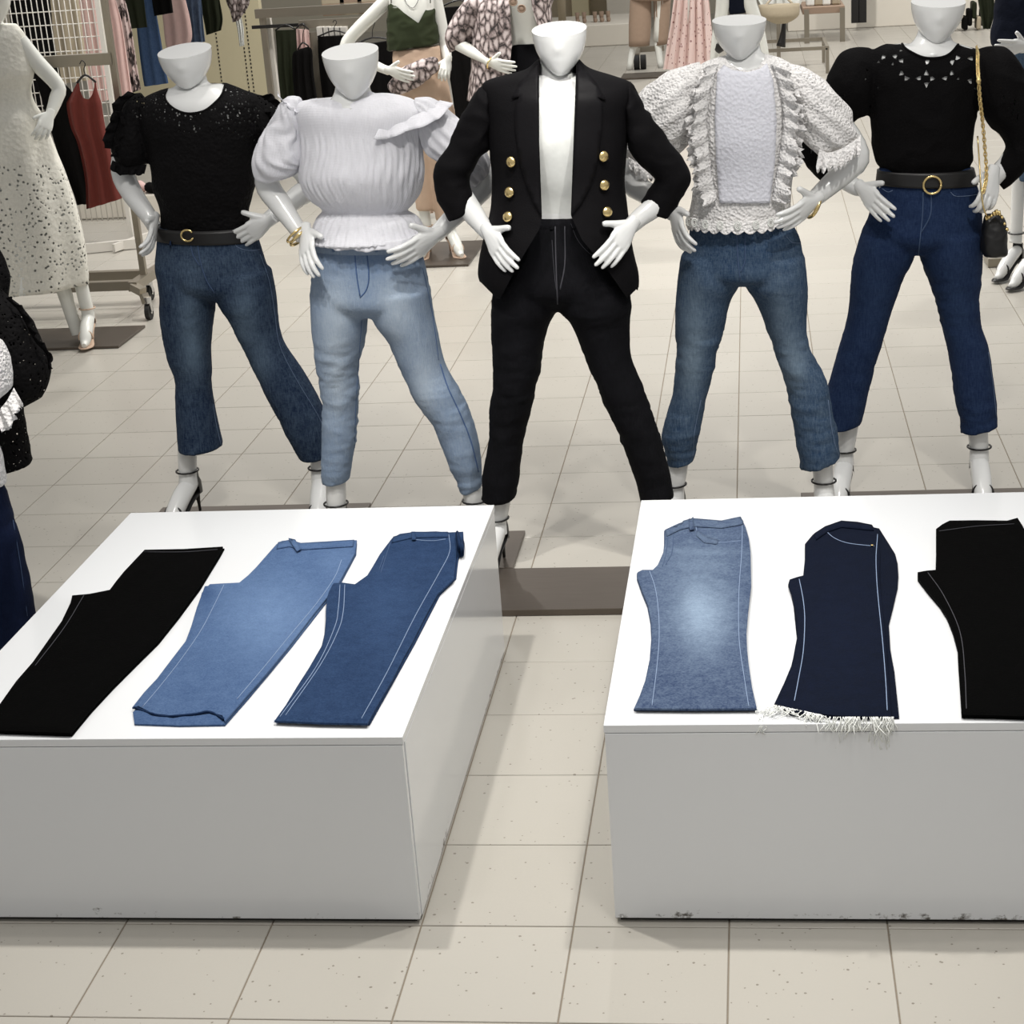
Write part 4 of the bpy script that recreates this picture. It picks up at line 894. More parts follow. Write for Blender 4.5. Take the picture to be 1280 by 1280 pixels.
patch('waistband', [(492, 672), (516, 666), (560, 666), (561, 672), (516, 673), (490, 679)], S, J['j3'], o, .0018, .003, 3, .3)
patch('belt_loop', [(514, 664), (519, 664), (520, 677), (515, 677)], S, J['j3'], o, .005, .003, 3, .3)
m = MB(); rnd = random.Random(5)
for i in range(60):
    a = i/60; p = G(343+116*a, 899.5+3.5*a, H1+.010); m.tube([p, p+np.array([rnd.uniform(-.004, .004), -rnd.uniform(.003, .009), -.004])], .0008, 4, 1)
tag(m.build('frayed_hem', M_THREADL, t), kind='stuff')
j4 = [(831, 661), (848, 653), (866.6, 647), (885, 648), (902, 649.5), (926, 644.5), (932, 658), (936, 672), (938, 687.5), (939, 730), (935, 765), (933, 790), (934, 812), (936, 831), (940, 858), (946, 884), (870, 884.5), (793, 884), (801, 866), (807.5, 848), (813, 822), (815, 797), (814, 776), (810, 755), (803, 738), (797, 721), (797, 714), (803, 711), (816, 711), (823, 704), (826.5, 696), (830, 688), (831, 679)]
t, o, S = folded('bright blue folded flared jeans with pale knee patch at the left of the right plinth', j4, off(j4, -1, 2), H2, J['j4'], seed=4, fades=[(880, 775, 28, 40, .42), (872, 740, 48, 66, .2), (866, 756, 14, 22, .12), (880, 690, 50, 6, .14), (880, 705, 50, 5, .10)], base=.22)
stitches(S, [[(812, 714), (819, 735), (823, 763), (824, 797), (821, 835), (815, 882)], [(928, 656), (927, 692), (923.5, 745), (924, 800), (930, 845), (936, 883)], [(869, 652), (872, 666), (880, 674), (900, 678), (926, 676)], [(832, 664), (860, 656), (900, 654), (926, 651)]], o, M_THREADL)
stitches(S, [[(835, 668), (833, 690), (828, 708)], [(842, 666), (840, 690), (832, 706)]], o, M_THREADD)
stitches(S, [[(862, 650), (863, 662)]], o, J['j4'], .0045, 'belt_loop')
patch('waistband', [(831, 662), (848, 654), (866, 649), (902, 652), (925, 647), (931, 656), (903, 661), (867, 659), (850, 663), (834, 671)], S, J['j4'], o, .0018, .003, 3, .3)
patch('belt_loop', [(861, 649), (867, 648.5), (868, 664), (862, 665)], S, J['j4'], o, .005, .003, 3, .25)
patch('coin_pocket', [(871, 664), (884, 672), (898, 676), (896, 681), (880, 679), (870, 670)], S, J['j4'], o, .0015, .002, 3, .35)
m = MB()
for i in range(70):
    a = i/70; p = G(794+152*a, 884, H2+.010); m.tube([p, p+np.array([rnd.uniform(-.004, .004), -rnd.uniform(.002, .006), -.002])], .0008, 4, 1)
tag(m.build('frayed_hem', M_THREADD, t), kind='stuff')
j5 = [(1006, 679), (1016, 667), (1031, 657), (1052, 649.5), (1072, 651), (1090, 654.6), (1097, 666), (1100, 690), (1099, 720), (1103, 760), (1107, 800), (1110, 840), (1114, 894), (1050, 893), (993, 888), (968, 878), (979, 855), (989, 831), (997, 797), (997, 775), (993, 755), (989, 741), (985, 730), (987, 723), (996, 720), (1004, 718), (1006, 698)]
u5 = [(1008, 682), (1031, 660), (1060, 652), (1099, 660), (1111, 679), (1119, 692), (1122, 704), (1123, 720), (1122, 734), (1116, 760), (1111, 780), (1113, 812), (1118, 839), (1124, 896), (1050, 897), (990, 892), (967, 881), (989, 834), (996, 797), (992, 757), (986, 728), (1004, 721)]
t, o, S = folded('indigo folded flared jeans with long white frayed hem in the middle of the right plinth', j5, u5, H2, J['j5'], seed=5, fades=[(1050, 800, 50, 70, .08)], base=.12)
stitches(S, [[(999, 724), (1004, 750), (1006, 776), (1004, 815), (998, 850), (993, 876)], [(1097, 668), (1095, 700), (1097, 740), (1103, 800), (1107, 850), (1109, 888)], [(1031, 662), (1042, 672), (1060, 679), (1093, 683)], [(1033, 659), (1052, 654), (1092, 659)]], o, M_THREADL, .001)
patch('waistband', [(1018, 668), (1032, 659), (1052, 652), (1088, 657), (1092, 664), (1052, 660), (1034, 666), (1020, 676)], S, J['j5'], o, .0018, .003, 3, .15)
p_ = S.at(1090, 683, .002); MB().tube([p_, p_+np.array([0, 0, .003])], [.004, .003], 10, 1).build('rivet', M_GOLD, o)
m = MB(); rnd = random.Random(9)
for i in range(190):
    a = rnd.random(); x = 968+150*a if rnd.random() < .6 else rnd.choice([958+rnd.uniform(-8, 34), 1100+rnd.uniform(-8, 14), 1062+rnd.uniform(-6, 12), 1018+rnd.uniform(-10, 10)])
    p = G(x, 881+15*min(1, max(0, (x-968)/70)), H2+.014); q = [p]; d = np.array([rnd.uniform(-1.2, .9), -1, 0])*(rnd.uniform(.001, .003) if x > 985 and rnd.random() < .8 else rnd.uniform(.003, .008))
    for _ in range(4): p = p+d+np.array([rnd.uniform(-.006, .006), 0, 0]); p[2] = max(H2+.002, p[2]-.004+rnd.uniform(0, .004)) if p[1] > 1.07*T else p[2]-.007; q.append(p.copy())
    m.tube(q, .0009, 4, 1)
tag(m.build('frayed_hem', M_TEE, t), kind='stuff')
m = MB()
for x, n_ in ((1100, 16), (1107, 8), (1062, 4), (950, 6)):
    for i in range(n_):
        p = G(x+rnd.uniform(-6, 6), 893, H2+.006); e = 1.062*T; q = [p, np.array([p[0]+rnd.uniform(-.005, .005), e+.02, H2+.004]), np.array([p[0]+rnd.uniform(-.008, .008), e-.003, H2-.001])]
        L = rnd.uniform(.02, .06) if x != 950 else .02
        for k in range(1, 4): q.append(np.array([q[-1][0]+rnd.uniform(-.009, .007), e-.004-rnd.random()*.004, H2-.002-L*k/3]))
        m.tube(q, .0009, 4, 2)
tag(m.build('hanging_threads', M_TEE, t), kind='stuff')
j6 = [(1170, 660), (1178, 654), (1187, 649.5), (1220, 649), (1259, 649.5), (1272, 646), (1282, 662), (1290, 690), (1296, 740), (1300, 800), (1303, 850), (1306, 895), (1250, 893), (1202, 892), (1200, 860), (1198, 831), (1197, 810), (1191.5, 789), (1184, 770), (1174.6, 755), (1160, 738), (1147, 721), (1147, 714), (1158, 712), (1169.5, 711), (1170, 690)]
t, o, S = folded('jet black folded jeans at the right end of the right plinth', j6, off(j6, 0, 3), H2, J['k'], seed=6)
stitches(S, [[(1174, 664), (1220, 658), (1268, 655)], [(1160, 716), (1180, 745), (1200, 790), (1206, 840), (1208, 886)]], o, M_THREADK, .001)

#@@W
# ------------------------------------------------------------------ LEFT EDGE MANNEQUINS (cut by the frame)
Y = 5.7
t = thing('mannequin', 'mannequin in long black lace blouse at the left edge, behind the one in navy flares', 'mannequin', (P(-60, 700, Y)[0], Y*T, 0))
top_mesh('lace_blouse', [loft([(-110, 300, -10, 300, .5), (-130, 350, 10, 345, .6), (-120, 420, 5, 420, .7), (-110, 480, 20, 478, .7), (-105, 560, 34, 560, .7), (-100, 592, 41, 580, .75)], Y, 36, 4), loft([(-30, 330, 0, 368, .9), (-30, 400, 22, 384, 1), (-20, 440, 42, 410, 1), (-2, 478, 58, 445, 1), (14, 500, 62, 470, 1), (26, 510, 52, 497, .8)], Y-.25, 26, 4)], .009, M_LACEK, t, 'black lace', wr=.009, lace=True, seed=40)
ruffle('lace_ruffle', [P(x, y, Y-.25, -.03) for x, y in ((8, 372), (24, 388), (36, 410), (46, 428), (58, 442), (62, 462))], (1, -.3, .5), .02, .010, 6, M_LACEK, t, seed=5, lace=False)
b = MB(); b.add(*loft([(-105, 330, -5, 330), (-100, 480, 0, 480), (-95, 585, 10, 580)], Y, 20, 3, .6)); b.tube([P(-35, 520, Y), P(-30, 590, Y), P(-30, 640, Y), along((-30, 640), (-32, 700), Y, .02)], [.07, .07, .045, .04], 12, 2); b.tube([P(-68, 520, Y), P(-70, 590, Y), P(-75, 640, Y), along((-75, 640), (-78, 700), Y, .02)], [.07, .07, .045, .04], 12, 2); b.build('body', M_SKIN, t)
Y = 4.4
t = thing('mannequin', 'mannequin in white lace blouse and navy flared jeans at the left edge', 'mannequin', (P(-60, 800, Y)[0], Y*T, 0))
top_mesh('lace_blouse', [loft([(-150, 380, -40, 380, .5), (-160, 430, -14, 430, .6), (-150, 520, -12, 520, .65), (-150, 580, 2, 580, .7), (-148, 606, 7, 606, .72)], Y, 36, 4), loft([(-60, 380, -20, 430, .9), (-50, 470, 0, 425, 1), (-40, 500, 12, 462, 1), (-30, 520, 14, 485, 1)], Y-.2, 26, 4)], .009, M_WLACE, t, 'white lace', wr=.006, lace=True, seed=41)
ruffle('cuff_ruffle', [P(x, y, Y-.2, d) for x, y, d in ((-24, 522, -.03), (-6, 516, -.07), (8, 502, -.07), (18, 484, -.04))], (.55, -.3, -.75), .045, .012, 5, M_WLACE, t, seed=8, scallop=.2)
V, F = loft([(-145, 590, -2, 600, .7), (-150, 640, 10, 636, .75), (-150, 690, 22, 684, .7)], Y, 30, 3); m = MB().add(V, F)
m.add(*loft([(-60, 660, 20, 660), (-55, 720, 33, 716), (-50, 780, 42, 775), (-48, 850, 54, 842), (-46, 905, 62, 895)], Y, 28, 4, .9)); m.add(*loft([(-150, 660, -66, 660), (-156, 780, -72, 780), (-170, 905, -75, 905)], Y, 28, 4, .9))
V, F, N = remesh(m.V, m.F, .01, 3); o = mesh('jeans', wrinkle(V, N, .006, (7, 7, 10), 3), F, J['navy'], t, attrs={'fade': fadeattr(V, [(20, 760, 12, 200, .1)], .1)}, recalc=False); o['label'] = 'navy flared jeans'
seams(Surf(V, F), [[(16, 650), (26, 710), (34, 770)]], .001, 'stitching', M_THREADD, o)
b = MB(); b.add(*loft([(-130, 385, -50, 385), (-140, 500, -25, 500), (-140, 600, -10, 600)], Y, 20, 3, .55)); b.build('body', M_SKIN, t)

# ------------------------------------------------------------------ BACKGROUND MATERIALS
M_RED = cloth('brick_red_knit', (112, 52, 46), .85, 40, .2)
M_BLK = cloth('black_drape', (15, 14, 14), .85, 40, .3, sheen=.03)
M_PINK = cloth('dusty_pink', (220, 188, 182), .85, 30, .2)
M_GREEN = cloth('dark_olive', (40, 44, 32), .6, 30, .2)
M_OLIVE = cloth('olive_satin', (50, 56, 40), .28, 12, .2, sheen=0)
M_TAN = cloth('tan_twill', (202, 176, 154), .8, 30, .2)
M_BROWN = cloth('camel_twill', (160, 138, 120), .8, 30, .2)
M_NAVY = cloth('navy_knit', (20, 24, 36), .85, 60, .4, sheen=.03)
M_BEIGE = cloth('beige_cloth', (178, 166, 144), .85, 30, .3)
M_CREAM = plain('cream_panel', (226, 216, 182), .6)
M_WHITEP = plain('white_platform', (222, 216, 204), .5)
m = Mt('snake_print'); co = m.coord()
v = m.n('ShaderNodeTexVoronoi', feature='DISTANCE_TO_EDGE'); v.inputs['Scale'].default_value = 27; m.l(m.mapv(co, (1, 1, .6)), v.inputs[0]); n1 = noise_t(m, co, 40, 4, .7)
f = m.math('ADD', m.math('MULTIPLY', v.outputs['Distance'], 2.2), m.math('MULTIPLY', m.math('SUBTRACT', n1, .5), 1.1))
m.set(Base_Color=m.ramp(f, [(.0, lin((34, 28, 28))), (.10, lin((96, 84, 82))), (.34, lin((146, 132, 130))), (.62, lin((196, 184, 182)))]), Roughness=.7); ha = m.n('ShaderNodeAttribute'); ha.attribute_name = 'hole'; m.alpha(m.math('LESS_THAN', ha.outputs['Fac'], .0001)); M_SNAKE = m.m
def clone_attr(m_): return m_
m = Mt('zigzag_print'); n1 = noise_t(m, m.mapv(m.coord(), (1, 1, .5)), 26, 3, .6)
m.set(Base_Color=m.ramp(n1, [(.44, lin((40, 30, 30))), (.52, lin((206, 186, 182)))]), Roughness=.8); M_ZIG = m.m
m = Mt('pink_dotted'); v = m.n('ShaderNodeTexVoronoi'); v.inputs['Scale'].default_value = 22; m.l(m.coord(), v.inputs[0])
m.set(Base_Color=m.mix(m.math('LESS_THAN', v.outputs['Distance'], .22), lin((222, 198, 192)), lin((150, 110, 108))), Roughness=.85); M_DOT = m.m

def drape(name, label, cat, rings, Y, mat, folds=7, amp=.006, k=.16, group=None, hang=None, attrs=True, t=None, part='fabric', seed=0, n=48, scoop=None):
    V, F = loft(rings, Y, n, 5, k); V = np.array(V); c = V.mean(0)
    if t is None: t = thing(name, label, cat, (c[0], c[1], V[:, 2].min()), group)
    R = len(V)//n
    for i in range(R):
        g = min(1, i/R*2.2); cc = V[i*n:(i+1)*n].mean(0)
        for j in range(n):
            a = 2*math.pi*j/n; V[i*n+j] += np.array([0, -1, 0])*math.copysign(1, math.sin(a+1e-6))*amp*g*math.sin(math.cos(a)*folds*1.5+seed+i*.03)
    if scoop: px, py = topx(V); hh = inpoly(px, py, scoop)/6
    else: hh = np.full(len(V), -1.)
    o = mesh(part, V, F, mat, t, attrs={'hole': hh, 'lace': np.zeros(len(V)), 'fade': np.full(len(V), .3)}, sharp=70)
    if hang:
        x, y = hang; m = MB(); p = P(x, y, Y); L = P(rings[0][0], rings[0][1], Y); R_ = P(rings[0][2], rings[0][3], Y); mid = (L+R_)/2
        m.tube([L, mid+np.array([0, 0, .04]), R_], .006, 8, 3); m.tube([mid+np.array([0, 0, .04]), (mid+p)/2+np.array([0, 0, .02]), p+np.array([.015, 0, .0]), p+np.array([.0, 0, .018]), p+np.array([-.015, 0, 0])], .003, 6, 3)
        m.build('hanger', M_BLACKM, t)
    return t
RG = 'clothes on the racks at the back'
# --- white eyelet dress
Y = 16.75
t = thing('mannequin', 'white mannequin in long white eyelet dress at upper left', 'mannequin', P(60, 432, Y))
b = MB(); c_ = MB(); b.add(*loft([(-34, 36, 22, 34, .5), (-56, 48, 28, 46, .5), (-48, 90, 34, 88, .62), (-40, 128, 34, 126, .62), (-50, 170, 46, 166, .6)], Y, 24, 3)); b.tube([P(-12, 10, Y, .02), P(-10, 28, Y, .02), P(-6, 46, Y)], [.05, .052, .09], 14, 2)
c_.tube([P(-8, -26, Y, -.02), P(-8, -8, Y, -.02), P(-7, 10, Y, -.03), P(-5, 22, Y, -.04), P(-4, 30, Y, -.03)], [.088, .082, .072, .045, .012], 20, 3)
arm(c_, [(24, 50, 0, .040), (44, 76, .02, .042), (72, 107, .04, .036), (70, 124, .01, .034), (62, 146, -.05, .024)], Y)
hand(c_, (62, 144), (58, 172), Y, -.12, up=(-.8, -.3, .8), size=1.0, kind='grip')
foot(c_, [], (100, 350), (116, 415), Y, (.15, -1), z=.17)
c_.tube([P(70, 330, Y), P(85, 380, Y), along((85, 380), (92, 400), Y, .05)], [.045, .035, .035], 12, 2)
bodymesh(b, c_, t, M_SKINW)
sh = []; foot(MB(), sh, (100, 350), (116, 415), Y, (.15, -1), z=.17); [q.build('sandal', M_TAN, t) for q in sh]
dr = [(-40, 30, 20, 30, .45), (-54, 46, 30, 43, .5), (-50, 68, 36, 66, .62), (-48, 92, 41, 90, .70), (-42, 112, 38, 110, .66), (-40, 130, 42, 128, .66), (-48, 150, 53, 148, .72), (-58, 190, 66, 185, .75), (-66, 230, 82, 225, .7), (-74, 275, 96, 270, .66), (-80, 320, 106, 315, .62), (-86, 366, 110, 354, .6)]
V, F = loft(dr, Y, 64, 6); V = np.array(V); n = 64
for i in range(len(V)//n):
    g = max(0, (i/(len(V)//n)-.45)*1.8)
    for j in range(n):
        a = 2*math.pi*j/n; V[i*n+j] += np.array([math.cos(a), -math.sin(a), 0])*.016*g*math.sin(9*a+.4)
px, py = topx(V); la = np.clip((py-185)/40, 0, 1)*(py > 0)
o = mesh('eyelet_dress', V, F, M_DRESS, t, attrs={'hole': np.full(len(V), -1.), 'lace': la}); o['label'] = 'white dress with eyelet pattern denser towards the hem'
V, F = loft([(r[0]+5, r[1], r[2]-5, r[3], r[4]) for r in dr[5:]], Y, 32, 4); mesh('dress_lining', V, F, M_TEE, t, attrs={'hole': np.full(len(V), -1.)})
plate(t, -8.6, -5.42, 16.33, 17.6)
# --- steel rolling rack
t = thing('garment_rack', 'brushed steel garment rack on casters behind the white dress', 'clothes rack', (-7.2*T, 18.9*T, 0))
xr = -5.80*T; yr = 18.9*T; xl = -10.5*T; zb = .17
m = MB(); m.bar((xr, yr, zb), (xr, yr, 2.1), .032, .032); m.build('post', M_STEEL, t, smooth=False)
m = MB(); m.bar((xl, yr, zb), (xl, yr, 2.1), .032, .032); m.build('post', M_STEEL, t, smooth=False)
for dy in (-.10, .17):
    MB().bar((xl, yr+dy, zb-.01), (xr+.02, yr+dy, zb-.01), .05, .05).build('base_rail', M_STEEL, t, smooth=False)
MB().bar((xr, yr-.20, zb), (xr, yr+.26, zb), .05, .05).build('end_rail', M_STEEL, t, smooth=False)
MB().bar((xr, yr-.19, zb), (xr+.07, yr-.24, zb-.02), .045, .04).bar((xr+.07, yr-.24, zb-.03), (xr+.085, yr-.25, .09), .04, .03).build('bracket', M_STEEL, t, smooth=False)
zt = float(P(66, 77, 18.9)[2]); MB().bar((xl, yr, zt), (xr, yr, zt), .05, .06).build('hanging_rail', M_STEEL, t, smooth=False)
for x, y in ((xr+.09, yr-.25), (xr-.06, yr+.22), (xl, yr-.2), (xl, yr+.2)):
    q = MB(); q.tube([(x-.012, y, .042), (x+.012, y, .042)], [.042, .042], 24, 1); o = q.build('caster_wheel', M_RUBBER, t, sharp=40)
    MB().tube([(x-.016, y, .042), (x+.016, y, .042)], [.012, .012], 10, 1).bar((x-.018, y, .045), (x-.012, y, .10), .006, .03).bar((x+.018, y, .045), (x+.012, y, .10), .006, .03).tube([(x, y, .09), (x, y, .125)], [.022, .022], 12, 1).build('caster_fork', M_CHROME, o, sharp=40)
Yr = 18.9
drape('tank_top_dress', 'brick red sleeveless knit dress on black hanger beside the white eyelet dress', 'dress', [(96, 104, 120, 103), (92, 112, 121, 111), (86, 124, 124, 121), (84, 132, 127, 130), (89, 158, 131, 156), (98, 180, 136, 178), (107, 222, 143, 212), (109, 261, 152, 248)], Yr-.6, M_RED, 6, .012, .3, RG, hang=(103, 80), scoop=[(98, 95), (100, 113), (104, 122), (110, 125), (115, 119), (118, 108), (119, 95)])
drape('black_dress', 'long black dress hanging between the white dress and the brick red one', 'dress', [(42, 92, 62, 90), (50, 116, 92, 118), (60, 150, 96, 158), (76, 200, 105, 200), (92, 240, 112, 238), (97, 256, 116, 254)], Yr-.25, M_BLK, 4, .01, .3, RG, hang=(55, 79))
# --- white grid panel on base
t = thing('grid_panel', 'white wire grid panel on a flat base behind the steel rack', 'display grid', (float(P(120, 290, 24.6)[0]), 24.6*T, 0))
yg = 24.6*T; xr = float(P(165, 298, 24.6)[0]); xl = xr-1.05
for x in (xr, xl): MB().bar((x, yg, .05), (x, yg, 2.2), .028, .028).build('frame_post', M_WHITEM, t, smooth=False)
MB().bar((xr-.02, yg-.30, .035), (xr+.10, yg+.10, .035), .02, .05).bar((xl, yg-.55, .035), (xr+.12, yg-.16, .035), .03, .06).build('base', M_WHITEM, t, smooth=False)
for i in range(1, 29):
    x = xr-i*.0362; MB().tube([(x, yg, .16), (x, yg, 2.2)], .0036, 6, 1).build('vertical_wire', M_WHITEM, t)
for i in range(21):
    z = .42+i*.083; MB().tube([(xl, yg+.005, z), (xr, yg+.005, z)], .0036, 6, 1).build('cross_wire', M_WHITEM, t)
MB().bar((xl, yg, .40), (xr, yg, .40), .012, .03).build('lower_bar', M_WHITEM, t, smooth=False)
# shoes / boxes low behind the grid
o = MB().box(-10.2*T, -8.0*T, 27.5*T, 28.6*T, .002, .16, .01).build('display_block', M_WHITEP, smooth=False); tag(o, 'low white block behind the wire grid with small dark items on it', 'platform')
for i, (x, c) in enumerate(((-9.5, M_BLK), (-9.1, M_PINK), (-8.7, M_BLK), (-8.3, M_ZIG))):
    m = MB(); m.tube([(x*T, 27.9*T, .19), (x*T+.03, 27.7*T, .20), (x*T+.09, 27.6*T, .185)], [.03, .04, .02], 10, 3); m.tube([(x*T+.01, 28.1*T, .19), (x*T+.05, 28.0*T, .20), (x*T+.11, 27.9*T, .185)], [.03, .04, .02], 10, 3)
    tag(m.build('slippers', c), ['black pair of slippers leftmost behind the wire grid', 'pink pair of slippers behind the wire grid', 'black pair of slippers right of the pink pair', 'patterned pair of slippers rightmost behind the wire grid'][i], 'shoes')
# --- hanging clothes, upper left
for i, (n_, lb, ct, rg, Yd, mt) in enumerate((
  ('coat', 'black coat with grey lapel at the top left corner behind the grid', 'coat', [(5, -30, 55, -30), (10, 0, 62, 0), (16, 40, 66, 45), (30, 90, 74, 90), (44, 140, 80, 130)], 27, M_BLK),
  ('jumper', 'beige jumper hanging behind the wire grid', 'jumper', [(52, -25, 92, -25), (56, 0, 98, 0), (64, 50, 104, 50), (74, 105, 112, 100)], 28, M_BEIGE),
  ('blouse', 'dusty rose blouse hanging behind the right of the wire grid', 'blouse', [(90, -25, 116, -25), (94, 0, 120, 0), (102, 60, 128, 60), (114, 130, 136, 125)], 29, M_PINK),
  ('long_dress', 'long pink dress with pleats hanging just right of the wire grid', 'dress', [(116, -20, 138, -20), (120, 0, 144, 0), (126, 35, 152, 30), (132, 90, 160, 85), (140, 130, 166, 125), (150, 170, 176, 160), (152, 200, 180, 190)], 30, M_PINK),
  ('long_skirt', 'long black and white patterned skirt hanging beside the pink dress', 'skirt', [(134, -20, 148, -20), (138, 0, 156, 0), (146, 40, 164, 36), (154, 80, 170, 76), (160, 118, 176, 112)], 31, M_ZIG),
  ('fringed_top', 'dark olive top with ragged hem, leftmost of the upper hanging clothes', 'top', [(146, -20, 178, -20), (150, 0, 180, 0), (156, 20, 182, 18), (160, 36, 184, 34)], 38, M_GREEN),
  ('hanging_jeans', 'faded blue wide jeans hanging left on the cream wall', 'jeans', [(166, -15, 190, -15), (169, 10, 194, 10), (173, 50, 200, 46), (178, 90, 206, 84), (181, 108, 210, 104)], 40, J['j2']),
  ('shirt', 'small black shirt hanging right of the faded jeans', 'shirt', [(188, -20, 212, -20), (190, 0, 214, 0), (193, 20, 216, 16)], 39.5, M_BLK),
  ('blouse', 'pink ruffled blouse hanging against the cream wall', 'blouse', [(198, -20, 226, -20), (200, 0, 232, 0), (204, 24, 238, 26), (207, 52, 240, 46), (210, 64, 236, 58)], 41, M_PINK),
  ('hanging_jeans', 'darker blue faded jeans hanging right of the pink blouse', 'jeans', [(230, -15, 250, -15), (232, 10, 252, 8), (236, 36, 254, 34), (238, 56, 256, 52)], 42, J['j4']),
  ('trousers', 'charcoal trousers hanging right of the darker blue jeans', 'trousers', [(250, -15, 272, -15), (251, 5, 275, 4), (255, 26, 278, 24), (258, 44, 276, 38)], 42.5, M_GREEN),
  ('scarf', 'grey snake print scarf hanging on the cream wall', 'scarf', [(280, -15, 312, -15), (283, 2, 312, 2), (288, 14, 308, 12), (291, 28, 298, 26)], 44, M_SNAKE),
  ('card_sign', 'tall blank cream card hanging below the scarf', 'sign', [(292, 16, 300, 15), (297, 36, 304, 35), (300, 58, 305, 57)], 44.2, M_TEE))):
    drape(n_, lb, ct, rg, Yd, mt, 5, .014, .25, RG, seed=i, hang=(rg[0][0]/2+rg[0][2]/2, rg[0][1]-8) if i < 12 else None)
for x0, x1, Yb, z in ((-15.5, -6.5, 28, 1.95), (-17, -7, 41, 2.3)):
    m = MB().tube([(x0*T, Yb*T, z), (x1*T, Yb*T, z)], .012, 8, 1)
    tag(m.build('clothes_rail', M_STEEL), 'steel clothes rail above the hanging clothes at the %s' % ('left corner' if Yb == 28 else 'cream wall'), 'rail')
# cream panel wall
xa, xb = float(P(158, 120, 46.5)[0]), float(P(338, 130, 46.5)[0])
t = thing('display_wall', 'cream slotted display wall behind the hanging jeans at upper left', 'display wall', ((xa+xb)/2, 46.6*T, 0))
MB().box(xa, xb, 46.5*T, 46.8*T, .002, 3.2, .005).build('panel', M_CREAM, t, smooth=False)
for px_ in (277, 310, 316):
    x = float(P(px_, 100, 46.5)[0]); m = MB()
    for i in range(70): z = .12+i*.04; m.box(x-.006, x+.006, 46.5*T-.004, 46.5*T+.002, z, z+.02)
    tag(m.build('slot_strip', M_BLACKM, t, smooth=False), kind='stuff')
# --- centre-left rack
t = thing('garment_rack', 'steel garment rack with tan posts behind the mannequin in white gauze blouse', 'clothes rack', (float(P(390, 220, 34)[0]), 34*T, 0))
def vpost(px_, Y_, wd, z1, mt=M_STEEL, name='post'):
    x = float(P(px_, 100, Y_)[0]); MB().bar((x, Y_*T, .02), (x, Y_*T, z1), wd, wd).build(name, mt, t, smooth=False); return x
x1 = vpost(337, 34, .045, float(P(332, 15, 34)[2])); x2 = vpost(342.5, 34.3, .06, float(P(332, 22, 34)[2]), M_WHITEM); x3 = vpost(397, 33, .09, float(P(388, 40, 33)[2]))
z = float(P(380, 14, 34)[2]); x4 = float(P(470, 10, 34)[0]); MB().bar((x1-.05, 34*T, z), (x4, 34*T, z), .07, .07).build('top_beam', M_STEEL, t, smooth=False)
z = float(P(355, 32, 33)[2]); MB().bar((x1, 33*T, z), (x3-.1, 33*T, z), .025, .025).build('hanging_rail', M_BLACKM, t, smooth=False)
z = float(P(420, 28, 33)[2]); MB().bar((x3-.1, 33*T, z), (x4, 33*T, z), .05, .06).build('shelf_rail', M_STEEL, t, smooth=False)
MB().bar((x3-.15, 33*T, z-.12), (x4-.2, 33*T, z-.12), .03, .11).build('price_rail', M_WHITEM, t, smooth=False)
for i in range(3):
    for j in range(2):
        xx = float(P(402+i*22, 10, 35)[0]); zz = float(P(410, 6+j*14, 35)[2]); m = MB().box(xx, xx+.20, 35*T, 35*T+.12, zz, zz+.10, .01); m.build('storage_box', (M_BEIGE, M_BROWN)[(i+j) % 2], t, smooth=False)
for i, (n_, lb, ct, rg, Yd, mt) in enumerate((
  ('trousers', 'dark grey trousers hanging beside the white post of the centre rack', 'trousers', [(344, 38, 370, 37), (346, 60, 371, 58), (348, 90, 372, 88), (352, 130, 378, 128), (358, 180, 384, 176)], 32.6, M_GREEN),
  ('satin_slip', 'shiny pink slip peeking between the dark trousers and the grey post', 'slip', [(370, 36, 386, 37), (371, 50, 387, 50), (372, 66, 388, 64)], 32.8, M_PINK),
  ('sleeveless_top', 'black sleeveless top hanging in front of the pink slip', 'top', [(372, 62, 386, 58), (366, 68, 390, 64), (366, 90, 391, 88), (369, 128, 396, 124), (374, 170, 402, 166)], 32.4, M_BLK),
  ('skirt', 'black skirts packed on white hangers behind the second mannequin head', 'skirt', [(397, 46, 440, 44), (398, 70, 442, 68), (402, 110, 448, 105), (410, 170, 454, 165)], 32.6, M_BLK),
  ('coat', 'black coat hanging between the olive camisole and the centre rack', 'coat', [(440, 58, 492, 50), (446, 90, 496, 86), (452, 140, 502, 136), (460, 230, 512, 226)], 30, M_BLK),
  ('dress', 'long black dress hanging between the tan skirt and the snake print jacket', 'dress', [(548, 10, 600, 6), (556, 60, 606, 56), (566, 120, 616, 112), (574, 190, 624, 186)], 27, M_BLK),
  ('trousers', 'brown trousers hanging behind the right elbow of the gauze blouse', 'trousers', [(514, 150, 530, 150), (518, 200, 536, 198), (522, 250, 540, 248), (525, 268, 542, 266)], 26, M_BROWN))):
    drape(n_, lb, ct, rg, Yd, mt, 6, .014, .3, RG, seed=i+3, hang=((rg[0][0]+rg[0][2])/2, (33, 33, 32, 28, 28, -24, 120)[i]))
for i in range(5):
    p = P(401+i*7, 40, 32.8); m = MB().box(p[0]-.03, p[0]+.03, p[1]-.015, p[1]+.05, p[2]-.06, p[2]+.04, .004)
    tag(m.build('white_clip_hanger', M_WHITEM, smooth=False), 'white hanger clip above the packed black skirts', 'hanger', 'white clips above the black skirts')
z = float(P(574, -24, 27)[2]); tag(MB().tube([(float(P(500, 0, 27)[0]), 27*T, z), (float(P(700, 0, 27)[0]), 27*T, z)], .012, 8, 1).build('clothes_rail', M_STEEL), 'steel clothes rail above the long black dress at top centre', 'rail')
